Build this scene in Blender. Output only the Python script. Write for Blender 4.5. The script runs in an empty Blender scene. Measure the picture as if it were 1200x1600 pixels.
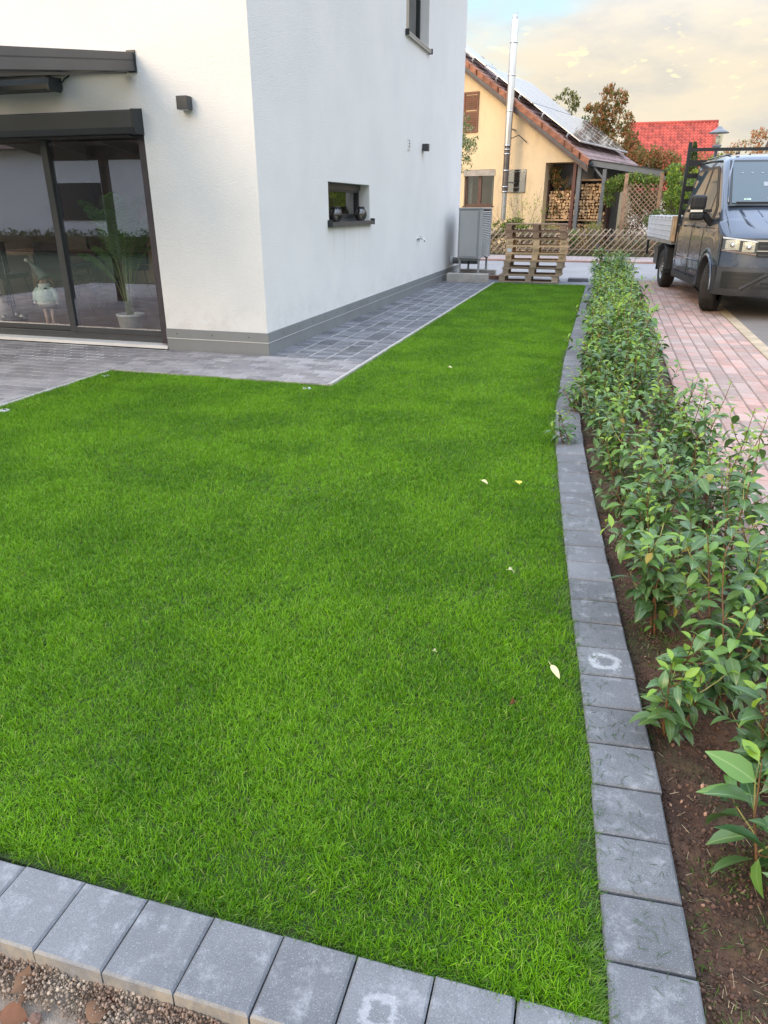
import bpy, bmesh, math, random
import numpy as np
from mathutils import Vector, Matrix, Euler, noise as mnoise
PI = math.pi
R = math.radians
random.seed(7)
scene = bpy.context.scene
COL = scene.collection

# ------------------------------------------------------------------ camera
cam_d = bpy.data.cameras.new('camera')
cam = bpy.data.objects.new('camera', cam_d)
COL.objects.link(cam)
scene.camera = cam
cam_d.sensor_fit = 'VERTICAL'
cam_d.sensor_height = 24.0
cam_d.lens = 24.0 * 1109.0 / 1600.0
cam_d.clip_start = 0.05
cam_d.clip_end = 3000
cam.location = (0, 0, 1.4)
cam.rotation_euler = (R(90 - 23.2), 0, R(16.6))

# ------------------------------------------------------------------ world
SUN_EL, SUN_AZ = 20.0, 212.0      # degrees; azimuth clockwise from +Y
SUN_STRENGTH = 1.6
EXPOSURE = 0.98
SKY_STRENGTH = 0.12
world = bpy.data.worlds.new('World')
scene.world = world
world.use_nodes = True
wn, wl = world.node_tree.nodes, world.node_tree.links
wn.clear()
w_out = wn.new('ShaderNodeOutputWorld')
w_bg = wn.new('ShaderNodeBackground')
sky = wn.new('ShaderNodeTexSky')
sky.sky_type = 'NISHITA'
sky.sun_disc = False
sky.sun_elevation = R(SUN_EL)
sky.sun_rotation = R(SUN_AZ)
sky.air_density = 1.0
sky.dust_density = 1.5


def wmath(op, a, b=None, c=None, clamp=False):
    n = wn.new('ShaderNodeMath'); n.operation = op; n.use_clamp = clamp
    for i, v in enumerate((a, b, c)):
        if v is None: continue
        if isinstance(v, (int, float)): n.inputs[i].default_value = v
        else: wl.new(v, n.inputs[i])
    return n.outputs[0]


def wmix(f, a, b):
    n = wn.new('ShaderNodeMix'); n.data_type = 'RGBA'
    for i, v in ((0, f), (6, a), (7, b)):
        if isinstance(v, (int, float)): n.inputs[i].default_value = v
        elif isinstance(v, tuple): n.inputs[i].default_value = (*v, 1)
        else: wl.new(v, n.inputs[i])
    return n.outputs[2]


w_tc = wn.new('ShaderNodeTexCoord')
w_sep = wn.new('ShaderNodeSeparateXYZ')
wl.new(w_tc.outputs['Generated'], w_sep.inputs[0])
zc = w_sep.outputs[2]
w_map = wn.new('ShaderNodeMapping')
w_map.inputs['Scale'].default_value = (1, 1, 3.0)
wl.new(w_tc.outputs['Generated'], w_map.inputs[0])


def wnoise(scale, detail, rough=0.5, vec=None):
    n = wn.new('ShaderNodeTexNoise')
    n.inputs['Scale'].default_value = scale
    n.inputs['Detail'].default_value = detail
    n.inputs['Roughness'].default_value = rough
    wl.new(vec or w_map.outputs[0], n.inputs['Vector'])
    return n.outputs[0]


def wramp(v, lo, hi):
    n = wn.new('ShaderNodeMapRange'); n.interpolation_type = 'SMOOTHSTEP'
    wl.new(v, n.inputs[0]); n.inputs[1].default_value = lo; n.inputs[2].default_value = hi
    return n.outputs[0]


n_big = wnoise(2.3, 4)
n_mid = wnoise(7.0, 5, 0.55)
w_map2 = wn.new('ShaderNodeMapping')
w_map2.inputs['Scale'].default_value = (1, 1, 2.6)
w_map2.inputs['Location'].default_value = (0.35, 0.1, 0.0)
wl.new(w_tc.outputs['Generated'], w_map2.inputs[0])
n_puff = wnoise(44.0, 3, 0.5, w_map2.outputs[0])
# the high overcast: warm cream low down, rising to the brighter, cooler zenith of a cloudy sky
warm = wmix(wramp(n_mid, 0.40, 0.66), (0.62, 0.55, 0.425), (0.48, 0.46, 0.415))
cool = wmix(wramp(n_big, 0.40, 0.62), (1.36, 1.52, 1.80), (1.08, 1.30, 1.74))
veil = wmix(wramp(zc, 0.12, 0.62), warm, cool)
# small lit fleecy clouds in a low band
band = wmath('MULTIPLY', wramp(zc, 0.10, 0.125), wramp(zc, 0.205, 0.175))
puff = wmath('MULTIPLY', wramp(n_puff, 0.61, 0.69), band)
veil = wmix(wmath('MULTIPLY', puff, 0.5), veil, (0.88, 0.76, 0.45))
w_str = wn.new('ShaderNodeVectorMath'); w_str.operation = 'SCALE'
wl.new(sky.outputs[0], w_str.inputs[0]); w_str.inputs['Scale'].default_value = SKY_STRENGTH
# an opening in the cloud, towards the upper left of the neighbour's gable
w_dot = wn.new('ShaderNodeVectorMath'); w_dot.operation = 'DOT_PRODUCT'
wl.new(w_tc.outputs['Generated'], w_dot.inputs[0])
w_dot.inputs[1].default_value = Vector((-0.205, 0.93, 0.275)).normalized()
gap = wramp(wmath('ADD', w_dot.outputs['Value'], wmath('MULTIPLY', wnoise(5.0, 4, 0.55), 0.05)), 1.009, 1.026)
gap = wmath('MULTIPLY', gap, 0.8)
blue = wmix(0.7, w_str.outputs[0], (0.48, 0.72, 0.80))
skycol = wmix(gap, veil, blue)
wl.new(skycol, w_bg.inputs[0])
w_bg.inputs[1].default_value = 0.80
wl.new(w_bg.outputs[0], w_out.inputs[0])

# ------------------------------------------------------------------ sun
sun_d = bpy.data.lights.new('sun', 'SUN')
sun_d.energy = SUN_STRENGTH
sun_d.angle = R(35)
sun_d.color = (1.0, 0.74, 0.45)
sun = bpy.data.objects.new('sun', sun_d)
COL.objects.link(sun)
_az = R(SUN_AZ); _el = R(SUN_EL)
sdir = Vector((math.sin(_az) * math.cos(_el), math.cos(_az) * math.cos(_el), math.sin(_el)))
sun.rotation_euler = sdir.to_track_quat('Z', 'Y').to_euler()
sun.location = sdir * 60

scene.view_settings.view_transform = 'Standard'
scene.view_settings.look = 'None'
scene.view_settings.exposure = EXPOSURE
scene.view_settings.gamma = 1
scene.view_settings.use_curve_mapping = False
scene.render.engine = 'CYCLES'

# ------------------------------------------------------------------ materials
MATS = {}


class NT:
    def __init__(s, m):
        s.t = m.node_tree; s.n = s.t.nodes; s.l = s.t.links
    def new(s, k): return s.n.new(k)
    def put(s, sock, v):
        if v is None: return
        if isinstance(v, (int, float)): sock.default_value = v
        elif isinstance(v, tuple):
            sock.default_value = (*v, 1) if len(v) == 3 and len(sock.default_value) == 4 else v
        else: s.l.new(v, sock)
    def math(s, op, a, b=None, clamp=False):
        n = s.new('ShaderNodeMath'); n.operation = op; n.use_clamp = clamp
        s.put(n.inputs[0], a); s.put(n.inputs[1], b); return n.outputs[0]
    def mix(s, f, a, b, blend='MIX'):
        n = s.new('ShaderNodeMix'); n.data_type = 'RGBA'; n.blend_type = blend
        s.put(n.inputs[0], f); s.put(n.inputs[6], a); s.put(n.inputs[7], b); return n.outputs[2]
    def coord(s, kind='Object'):
        if kind == 'World':
            return s.new('ShaderNodeNewGeometry').outputs['Position']
        return s.new('ShaderNodeTexCoord').outputs[kind]
    def noise(s, scale, detail=3, rough=0.5, vec=None, stretch=None):
        v = vec or s.coord()
        if stretch:
            mp = s.new('ShaderNodeMapping'); mp.inputs['Scale'].default_value = stretch
            s.l.new(v, mp.inputs[0]); v = mp.outputs[0]
        n = s.new('ShaderNodeTexNoise')
        n.inputs['Scale'].default_value = scale; n.inputs['Detail'].default_value = detail
        n.inputs['Roughness'].default_value = rough
        s.l.new(v, n.inputs['Vector']); return n.outputs[0]
    def ramp(s, v, lo, hi, a=0.0, b=1.0):
        n = s.new('ShaderNodeMapRange'); n.interpolation_type = 'SMOOTHSTEP'
        s.put(n.inputs[0], v); n.inputs[1].default_value = lo; n.inputs[2].default_value = hi
        n.inputs[3].default_value = a; n.inputs[4].default_value = b; return n.outputs[0]
    def rnd(s):
        a = s.new('ShaderNodeObjectInfo').outputs['Random']
        b = s.new('ShaderNodeNewGeometry').outputs['Random Per Island']
        return s.math('FRACT', s.math('ADD', a, b))
    def bump(s, h, strength, dist):
        n = s.new('ShaderNodeBump'); n.inputs['Strength'].default_value = strength
        n.inputs['Distance'].default_value = dist; s.l.new(h, n.inputs['Height']); return n.outputs[0]


def mat(name, col, rough=0.7, metal=0.0, var=0.12, scale=6.0, bump=0.0, bscale=60.0, rndvar=0.0,
        col2=None, coat=0.0, spec=0.5, coord='Object', stretch=None):
    """plain procedural material: colour broken by noise, optional relief and piece-to-piece variation"""
    if name in MATS: return MATS[name]
    m = bpy.data.materials.new(name); m.use_nodes = True
    t = NT(m); b = t.n['Principled BSDF']
    c2 = col2 or tuple(max(0, c * (1 - var * 2)) for c in col)
    v = t.coord(coord)
    f = t.ramp(t.noise(scale, 5, 0.6, v, stretch), 0.35, 0.65)
    c = t.mix(f, col, c2)
    if rndvar:
        r = t.rnd()
        g = t.math('ADD', t.math('MULTIPLY', r, rndvar * 2), 1 - rndvar)
        comb = t.new('ShaderNodeCombineColor')
        for i in range(3): t.l.new(g, comb.inputs[i])
        c = t.mix(1.0, c, comb.outputs[0], 'MULTIPLY')
    t.put(b.inputs['Base Color'], c)
    t.put(b.inputs['Roughness'], t.math('ADD', t.math('MULTIPLY', t.noise(scale * 2.3, 3, 0.5, v), 0.14), rough - 0.07))
    b.inputs['Metallic'].default_value = metal
    b.inputs['Coat Weight'].default_value = coat
    b.inputs['Specular IOR Level'].default_value = spec
    if bump:
        t.put(b.inputs['Normal'], t.bump(t.noise(bscale, 4, 0.6, v, stretch), 1.0, bump))
    MATS[name] = m
    return m


def glass_mat(name, tint=(0.8, 0.85, 0.85), mirror=0.3, rough=0.01, refl=(1, 1, 1)):
    m = bpy.data.materials.new(name); m.use_nodes = True
    t = NT(m); t.n.remove(t.n['Principled BSDF']); out = t.n['Material Output']
    tr = t.new('ShaderNodeBsdfTransparent'); tr.inputs[0].default_value = (*tint, 1)
    gl = t.new('ShaderNodeBsdfGlossy'); gl.inputs['Roughness'].default_value = rough
    gl.inputs[0].default_value = (*refl, 1)
    fr = t.new('ShaderNodeFresnel'); fr.inputs[0].default_value = 1.5
    f = t.math('ADD', fr.outputs[0], mirror, True)
    front = t.math('SUBTRACT', 1.0, t.new('ShaderNodeNewGeometry').outputs['Backfacing'])
    f = t.math('MULTIPLY', f, front)          # reflect on the outer face only
    mx = t.new('ShaderNodeMixShader'); t.put(mx.inputs[0], f)
    t.l.new(tr.outputs[0], mx.inputs[1]); t.l.new(gl.outputs[0], mx.inputs[2])
    t.l.new(mx.outputs[0], out.inputs[0])
    MATS[name] = m; return m


def leaf_mat(name, c1, c2, rough=0.4, trans=0.3, wscale=3.0, spec=0.5, tcol=None):
    """foliage: per-leaf variation, some light let through"""
    m = bpy.data.materials.new(name); m.use_nodes = True
    t = NT(m); b = t.n['Principled BSDF']; out = t.n['Material Output']
    f = t.math('ADD', t.math('MULTIPLY', t.rnd(), 0.65),
               t.math('MULTIPLY', t.ramp(t.noise(wscale, 3, 0.5, t.coord('World')), 0.35, 0.65), 0.35))
    c = t.mix(f, c1, c2)
    t.put(b.inputs['Base Color'], c)
    b.inputs['Roughness'].default_value = rough
    b.inputs['Specular IOR Level'].default_value = spec
    tb = t.new('ShaderNodeBsdfTranslucent')
    t.put(tb.inputs[0], t.mix(0.5, c, tcol or tuple(min(1, x * 2.2) for x in c2)))
    mx = t.new('ShaderNodeMixShader'); mx.inputs[0].default_value = trans
    t.l.new(b.outputs[0], mx.inputs[1]); t.l.new(tb.outputs[0], mx.inputs[2])
    t.l.new(mx.outputs[0], out.inputs[0])
    MATS[name] = m; return m


# ------------------------------------------------------------------ mesh builder
class MB:
    def __init__(s): s.v = []; s.f = []; s.sm = []
    def add(s, vs, fs, smooth=False):
        o = len(s.v); s.v += [tuple(v) for v in vs]
        for f in fs: s.f.append(tuple(i + o for i in f)); s.sm.append(smooth)
        return s
    def box(s, x0, x1, y0, y1, z0, z1, M=None):
        vs = [(x, y, z) for z in (z0, z1) for y in (y0, y1) for x in (x0, x1)]
        if M is not None: vs = [M @ Vector(v) for v in vs]
        return s.add(vs, [(0, 2, 3, 1), (4, 5, 7, 6), (0, 1, 5, 4), (2, 6, 7, 3), (0, 4, 6, 2), (1, 3, 7, 5)])
    def cbox(s, x0, x1, y0, y1, z0, z1, c=0.004, M=None):
        """box with chamfered top edges"""
        r0 = [(x0, y0, z0), (x1, y0, z0), (x1, y1, z0), (x0, y1, z0)]
        r1 = [(a, b, z1 - c) for a, b, _ in r0]
        r2 = [(x0 + c, y0 + c, z1), (x1 - c, y0 + c, z1), (x1 - c, y1 - c, z1), (x0 + c, y1 - c, z1)]
        vs = r0 + r1 + r2
        if M is not None: vs = [M @ Vector(v) for v in vs]
        fs = [(3, 2, 1, 0), (8, 9, 10, 11)]
        for k in (0, 4):
            for i in range(4):
                j = (i + 1) % 4; fs.append((k + i, k + j, k + 4 + j, k + 4 + i))
        return s.add(vs, fs)
    def bar(s, a, b, w, h, up=(0, 0, 1)):
        """rectangular bar from a to b, w across, h along up"""
        a = Vector(a); b = Vector(b); d = (b - a); L = d.length; d.normalize()
        u = Vector(up); sd = d.cross(u)
        if sd.length < 1e-5: u = Vector((1, 0, 0)); sd = d.cross(u)
        sd.normalize(); u = sd.cross(d)
        vs = []
        for p in (a, b):
            for q, r in ((-1, -1), (1, -1), (1, 1), (-1, 1)):
                vs.append(p + sd * q * w / 2 + u * r * h / 2)
        return s.add(vs, [(0, 3, 2, 1), (4, 5, 6, 7), (0, 1, 5, 4), (1, 2, 6, 5), (2, 3, 7, 6), (3, 0, 4, 7)])
    def tube(s, pts, rad, n=8, caps=True):
        pts = [Vector(p) for p in pts]
        rs = rad if isinstance(rad, (list, tuple)) else [rad] * len(pts)
        o = len(s.v); ref = None; vs = []
        for i, p in enumerate(pts):
            d = (pts[min(i + 1, len(pts) - 1)] - pts[max(i - 1, 0)]).normalized()
            if ref is None:
                ref = d.cross(Vector((0.13, 0.27, 1)) if abs(d.z) < 0.9 else Vector((1, 0.2, 0))).normalized()
            ref = (ref - d * ref.dot(d)).normalized(); q = d.cross(ref)
            for k in range(n):
                a = 2 * PI * k / n
                vs.append(p + (ref * math.cos(a) + q * math.sin(a)) * rs[i])
        fs = []
        for i in range(len(pts) - 1):
            for k in range(n):
                j = (k + 1) % n; fs.append((i * n + k, i * n + j, (i + 1) * n + j, (i + 1) * n + k))
        s.add(vs, fs, True)
        if caps:
            b = len(pts) * n - n
            s.f.append(tuple(o + k for k in range(n - 1, -1, -1))); s.sm.append(False)
            s.f.append(tuple(o + b + k for k in range(n))); s.sm.append(False)
        return s
    def lathe(s, prof, n=20, c=(0, 0, 0), axis='Z', smooth=True):
        vs = []; fs = []
        for r, z in prof:
            for k in range(n):
                a = 2 * PI * k / n; x, y = r * math.cos(a), r * math.sin(a)
                p = (x, y, z) if axis == 'Z' else ((z, x, y) if axis == 'X' else (x, z, y))
                vs.append((p[0] + c[0], p[1] + c[1], p[2] + c[2]))
        for i in range(len(prof) - 1):
            for k in range(n):
                j = (k + 1) % n; fs.append((i * n + k, i * n + j, (i + 1) * n + j, (i + 1) * n + k))
        return s.add(vs, fs, smooth)
    def prism(s, poly, axis, a, b):
        """poly: list of 2-D points; extruded along axis from a to b"""
        n = len(poly)
        def P(p, t):
            return {'X': (t, p[0], p[1]), 'Y': (p[0], t, p[1]), 'Z': (p[0], p[1], t)}[axis]
        vs = [P(p, a) for p in poly] + [P(p, b) for p in poly]
        fs = [tuple(range(n)), tuple(range(2 * n - 1, n - 1, -1))]
        for i in range(n):
            j = (i + 1) % n; fs.append((i, n + i, n + j, j))
        return s.add(vs, fs)
    def grid(s, fn, nu, nv, smooth=True):
        vs = [fn(i / nu, j / nv) for i in range(nu + 1) for j in range(nv + 1)]
        w = nv + 1
        return s.add(vs, [(i * w + j, (i + 1) * w + j, (i + 1) * w + j + 1, i * w + j + 1)
                          for i in range(nu) for j in range(nv)], smooth)
    def mesh(s, name, m=None, fix=True):
        me = bpy.data.meshes.new(name)
        me.from_pydata(s.v, [], s.f)
        me.polygons.foreach_set('use_smooth', s.sm)
        if m: me.materials.append(m)
        if fix:
            bm = bmesh.new(); bm.from_mesh(me)
            bmesh.ops.recalc_face_normals(bm, faces=bm.faces)
            bm.to_mesh(me); bm.free()
        me.update(); return me
    def build(s, name, m, parent=None, loc=None, fix=True, **kw):
        return obj(name, s.mesh(name, m, fix), parent, loc, **kw)


def obj(name, me, parent=None, loc=None, rot=None, label=None, cat=None, group=None, kind=None):
    o = bpy.data.objects.new(name, me); COL.objects.link(o)
    if parent is not None: o.parent = parent
    if loc is not None: o.location = loc
    if rot is not None: o.rotation_euler = rot
    tag(o, label, cat, group, kind); return o


def tag(o, label=None, cat=None, group=None, kind=None):
    if label: o['label'] = label
    if cat: o['category'] = cat
    if group: o['group'] = group
    if kind: o['kind'] = kind
    return o


def thing(name, label, cat, loc=(0, 0, 0), rz=0.0, group=None):
    return obj(name, None, None, loc, (0, 0, rz), label, cat, group)


def copy_tree(o, parent=None):
    c = o.copy(); COL.objects.link(c); c.parent = parent
    for ch in list(o.children): copy_tree(ch, c)
    return c


def bevel(o, w, seg=2, ang=40):
    md = o.modifiers.new('bevel', 'BEVEL'); md.width = w; md.segments = seg
    md.limit_method = 'ANGLE'; md.angle_limit = R(ang)
    return o


def np_mesh(name, verts, faces_flat, loop_tot, m=None, smooth=False):
    """fast mesh from numpy: faces_flat = flat vertex indices, loop_tot = verts per face"""
    me = bpy.data.meshes.new(name)
    nv, nf = len(verts), len(loop_tot)
    me.vertices.add(nv); me.vertices.foreach_set('co', np.asarray(verts, dtype=np.float32).ravel())
    me.loops.add(len(faces_flat)); me.loops.foreach_set('vertex_index', np.asarray(faces_flat, dtype=np.int32))
    me.polygons.add(nf)
    st = np.concatenate(([0], np.cumsum(loop_tot)[:-1])).astype(np.int32)
    me.polygons.foreach_set('loop_start', st)
    if smooth: me.polygons.foreach_set('use_smooth', np.ones(nf, dtype=bool))
    if m: me.materials.append(m)
    me.update(calc_edges=True); return me


def instance_mesh(name, base_v, base_f, mats4, m, smooth=False):
    """join many transformed copies of one small mesh (all faces given as tuples)"""
    bv = np.array(base_v, dtype=np.float64); k = len(bv)
    M = np.array(mats4, dtype=np.float64)              # n,4,4
    vs = np.einsum('nij,kj->nki', M[:, :3, :3], bv) + M[:, None, :3, 3]
    ff = np.array([i for f in base_f for i in f]); lt = np.array([len(f) for f in base_f])
    n = len(M)
    F = (ff[None, :] + (np.arange(n) * k)[:, None]).ravel()
    return np_mesh(name, vs.reshape(-1, 3), F, np.tile(lt, n), m, smooth)


# ------------------------------------------------------------------ named materials
anthracite = mat('anthracite metal', (0.045, 0.05, 0.055), 0.42, 0.0, 0.08, 3)
anth_dark = mat('dark anthracite metal', (0.018, 0.022, 0.024), 0.4, 0.0, 0.08, 3)
anth_warm = mat('warm grey metal', (0.085, 0.08, 0.08), 0.42, 0.0, 0.06, 2)
black = mat('black plastic', (0.012, 0.012, 0.013), 0.5, 0, 0.1, 9)
greyplinth = mat('grey plinth panel', (0.21, 0.22, 0.22), 0.6, 0, 0.05, 2, 0.0008, 90)
seam_white = mat('white seal', (0.72, 0.74, 0.75), 0.5, 0, 0.04)
alu = mat('brushed aluminium', (0.55, 0.57, 0.60), 0.38, 0.85, 0.05, 5)
galv = mat('galvanised steel', (0.42, 0.43, 0.42), 0.5, 0.7, 0.12, 12)
steel = mat('stainless steel', (0.62, 0.62, 0.62), 0.28, 1.0, 0.05, 4)
concrete = mat('pale concrete', (0.46, 0.43, 0.38), 0.85, 0, 0.10, 9, 0.003, 60)
asphalt = mat('asphalt', (0.20, 0.19, 0.185), 0.9, 0, 0.08, 1.5, 0.004, 120, coord='World')
# ================================================================== GROUND
def curb_inner(y):
    P = [(-0.5, 0.17), (0.93, 0.155), (1.25, 0.13), (1.65, 0.10), (2.18, 0.04), (3.01, -0.05), (4.43, -0.19), (5.38, -0.26),
         (7.43, -0.32), (10.2, -0.34), (15.2, -0.37)]
    for (a, xa), (b, xb) in zip(P, P[1:]):
        if y <= b:
            t = (y - a) / (b - a); return xa + (xb - xa) * t
    return P[-1][1]

def bed_outer(y): return 0.80 - 0.012 * y

soilm = mat('earth', (0.115, 0.066, 0.042), 0.95, 0, 0.10, 5, 0.012, 60, coord='World')
def make_ground():
    m = mat('rough ground', (0.055, 0.075, 0.03), 0.95, 0, 0.12, 0.4, 0.01, 30, coord='World', col2=(0.04, 0.05, 0.025))
    mb = MB(); mb.add([(-600, -400, -0.12), (600, -400, -0.12), (600, 1500, -0.12), (-600, 1500, -0.12)], [(0, 1, 2, 3)])
    mb.build('ground', m, kind='structure')
make_ground()

# gravelly earth in front of the front kerb
def foreground():
    rng = random.Random(3)
    def h(x, y):
        n = mnoise.noise(Vector((x * 5, y * 5, 0))) * 0.02 + mnoise.noise(Vector((x * 19, y * 19, 3))) * 0.010
        n += mnoise.noise(Vector((x * 60, y * 60, 7))) * 0.005
        return n
    def fn(u, v):
        x = -1.9 + 2.9 * u; y = 0.15 + 0.64 * v
        return (x, y, -0.118 + h(x, y) + 0.045 * max(0, v - 0.80) / 0.20 + 0.01)
    gm = bpy.data.materials.new('gravelly earth'); gm.use_nodes = True
    t = NT(gm); b = t.n['Principled BSDF']; w = t.coord('World')
    c = t.mix(t.ramp(t.noise(9, 5, 0.65, w), 0.4, 0.6), (0.19, 0.14, 0.10), (0.27, 0.235, 0.20))
    c = t.mix(t.ramp(t.noise(120, 3, 0.6, w), 0.5, 0.7), c, (0.36, 0.32, 0.28))
    t.put(b.inputs['Base Color'], c); b.inputs['Roughness'].default_value = 0.95
    t.put(b.inputs['Normal'], t.bump(t.noise(160, 4, 0.7, w), 1.0, 0.006))
    mb = MB().grid(fn, 230, 60); mb.build('gravelly_earth', gm, kind='structure', fix=False)
    # loose pebbles
    ico = bmesh.new(); bmesh.ops.create_icosphere(ico, subdivisions=1, radius=1)
    bv = [(v.co.x * (1 + 0.25 * rng.uniform(-1, 1)), v.co.y * (1 + 0.25 * rng.uniform(-1, 1)), v.co.z * 0.7) for v in ico.verts]
    bf = [tuple(v.index for v in f.verts) for f in ico.faces]; ico.free()
    Ms = []
    for i in range(2600):
        x = rng.uniform(-1.5, 0.6); y = rng.uniform(0.45, 0.765)
        s = 0.0022 + 0.006 * rng.random() ** 3
        z = -0.105 + h(x, y)
        Ms.append(Matrix.Translation((x, y, z)) @ Euler((rng.random() * 6, rng.random() * 6, rng.random() * 6)).to_matrix().to_4x4() @ Matrix.Scale(s, 4))
    pm = mat('pebble stone', (0.42, 0.38, 0.34), 0.9, 0, 0.1, 40, rndvar=0.45, coord='World')
    obj('pebbles', instance_mesh('pebbles', bv, bf, Ms, pm), kind='stuff')
    # crumbly haunching mortar and moss along the foot of the kerb
    Ms = []
    for i in range(12000):
        x = rng.uniform(-1.5, 0.5); k = rng.random() ** 1.7
        y = 0.742 - k * 0.055; z = -0.045 - k * 0.045 + rng.uniform(-.012, .010) + 0.02 * mnoise.noise(Vector((x * 9, 0, 0)))
        s = 0.0012 + .0042 * rng.random() ** 2
        Ms.append(Matrix.Translation((x, y, z)) @ Euler((rng.random() * 6, rng.random() * 6, rng.random() * 6)).to_matrix().to_4x4() @ Matrix.Scale(s, 4))
    cm = mat('crumbly mortar', (0.33, 0.275, 0.215), 0.95, 0, 0.1, 14, rndvar=0.6, coord='World', col2=(0.21, 0.14, 0.10))
    obj('crumbled_mortar', instance_mesh('crumbled_mortar', bv, bf, Ms, cm), kind='stuff')
    # a few bigger stones, one by one
    def stone(x, y, s, lab, col):
        st = bmesh.new(); bmesh.ops.create_icosphere(st, subdivisions=3, radius=1)
        for v in st.verts:
            v.co *= 1 + 0.30 * mnoise.noise(v.co * 1.3 + Vector((x * 20, y * 9, 1))) + 0.08 * mnoise.noise(v.co * 5)
            v.co.z *= 0.7
        me = bpy.data.meshes.new('stone'); st.to_mesh(me); st.free()
        me.materials.append(col)
        o = obj('stone', me, loc=(x, y, -0.095), rot=(0, 0, x * 7), label=lab, cat='stone', group='loose stones at the foot of the kerb'); o.scale = (s, s * 0.8, s)
    pale = mat('pale stone', (0.50, 0.44, 0.34), 0.85, 0, 0.1, 3, 0.01, 9)
    redd = mat('reddish stone', (0.40, 0.24, 0.18), 0.85, 0, 0.1, 3, 0.01, 9)
    stone(-0.868, 0.722, 0.018, 'cream pebble lying beside the curled brown leaf at the kerb foot', pale)
    stone(-1.05, 0.735, 0.010, 'small grey white stone left of the curled brown leaf', pale)
    stone(-0.72, 0.725, 0.010, 'small pale stone under the third kerb block from the left', pale)
    stone(-0.93, 0.67, 0.013, 'reddish stone in the bottom left gravel', redd)
foreground()

# autumn leaves (curled, brown) on the gravel
def leaf_blade(L, W, curl, fold, teeth=0, n=8, seed=0):
    rng = random.Random(seed); vs = []; fs = []
    for i in range(n + 1):
        t = i / n; w = W * (math.sin(PI * min(1, t ** 0.75)) ** 0.8) * (1 + teeth * rng.uniform(-1, 1)); w = max(w, 0.0004)
        a = curl * t; x = L * (math.sin(a) / curl if abs(curl) > 1e-3 else t); z = -L * (1 - math.cos(a)) / curl if abs(curl) > 1e-3 else 0
        zz = fold * w
        vs += [(x, -w, z + zz + teeth * rng.uniform(-1, 1) * W * 0.4), (x, 0, z), (x, w, z + zz + teeth * rng.uniform(-1, 1) * W * 0.4)]
    for i in range(n):
        for k in (0, 1):
            a = 3 * i + k; fs.append((a, a + 3, a + 4, a + 1))
    return vs, fs

def fallen_leaf(loc, rot, L, W, m, label, curl=0.9, fold=0.3, teeth=0.0, seed=1, stalk=True, name='fallen_leaf', group=None):
    vs, fs = leaf_blade(L, W, curl, fold, teeth, 10, seed)
    mb = MB().add(vs, fs, True)
    if stalk: mb.tube([(-L * 0.28, 0, 0.002), (-L * 0.1, 0, 0.0), (0.002, 0, 0)], 0.0009, 5)
    return mb.build(name, m, None, loc, rot=rot, label=label, cat='leaf', group=group, fix=False)

lm_brown = leaf_mat('dry brown leaf', (0.10, 0.052, 0.03), (0.21, 0.12, 0.068), 0.9, 0.02, 30)
lm_orange = leaf_mat('dry orange leaf', (0.13, 0.05, 0.028), (0.22, 0.10, 0.05), 0.9, 0.02, 30)
lm_yellow = leaf_mat('yellow leaf', (0.80, 0.66, 0.06), (0.85, 0.74, 0.12), 0.5, 0.25, 30)
lm_cream = leaf_mat('pale cream leaf', (0.72, 0.66, 0.32), (0.78, 0.72, 0.45), 0.5, 0.25, 30)
GL = 'dry leaves on the gravel'
fallen_leaf((-1.005, 0.712, -0.055), (0.5, 0.35, -0.05), 0.080, 0.026, lm_brown, 'large curled brown autumn leaf on the gravel at bottom left', 1.0, 0.5, 0.35, 4, group=GL)
fallen_leaf((-0.81, 0.735, -0.070), (0.5, -0.2, 0.1), 0.05, 0.018, lm_orange, 'orange brown leaf fragment tucked under the kerb blocks', 1.2, 0.5, 0.3, 7, group=GL)
fallen_leaf((-0.82, 0.690, -0.075), (0.2, -0.3, 0.9), 0.05, 0.022, lm_brown, 'tan pointed leaf standing up from gravel at the bottom edge', 0.8, 0.4, 0.1, 9, group=GL)
fallen_leaf((-1.00, 0.655, -0.085), (0.1, 0.1, 0.2), 0.06, 0.022, lm_orange, 'reddish leaf lying flat in the bottom left corner', 0.5, 0.3, 0.2, 12, group=GL)

# ---- patio and path of grey pavers -----------------------------------------
def paver_mat(name, c1, c2, white, rnd=0.2, stain=None, big=None, cloud=.45):
    m = bpy.data.materials.new(name); m.use_nodes = True
    t = NT(m); b = t.n['Principled BSDF']; w = t.coord('World')
    c = t.mix(t.ramp(t.noise(2.2, 4, 0.6, w), 0.38, 0.62), c1, c2)
    r = t.rnd()
    g = t.math('ADD', t.math('MULTIPLY', r, rnd * 2), 1 - rnd)
    comb = t.new('ShaderNodeCombineColor')
    for i in range(3): t.l.new(g, comb.inputs[i])
    c = t.mix(1.0, c, comb.outputs[0], 'MULTIPLY')
    c = t.mix(t.math('MULTIPLY', t.ramp(t.noise(430, 3, 0.7, w), 0.50, 0.66), 0.55), c, tuple(x * 0.45 for x in c1))
    c = t.mix(t.math('MULTIPLY', t.ramp(t.noise(330, 3, 0.65, t.coord('World')), 0.55, 0.70), 0.6), c, white)
    c = t.mix(t.math('MULTIPLY', t.ramp(t.noise(13, 7, 0.75, w), 0.50, 0.72), cloud), c, white)
    t.put(b.inputs['Base Color'], c); b.inputs['Roughness'].default_value = 0.85
    t.put(b.inputs['Normal'], t.bump(t.noise(330, 3, 0.7, w), 1.0, 0.0012))
    MATS[name] = m; return m, t, b, c

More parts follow.
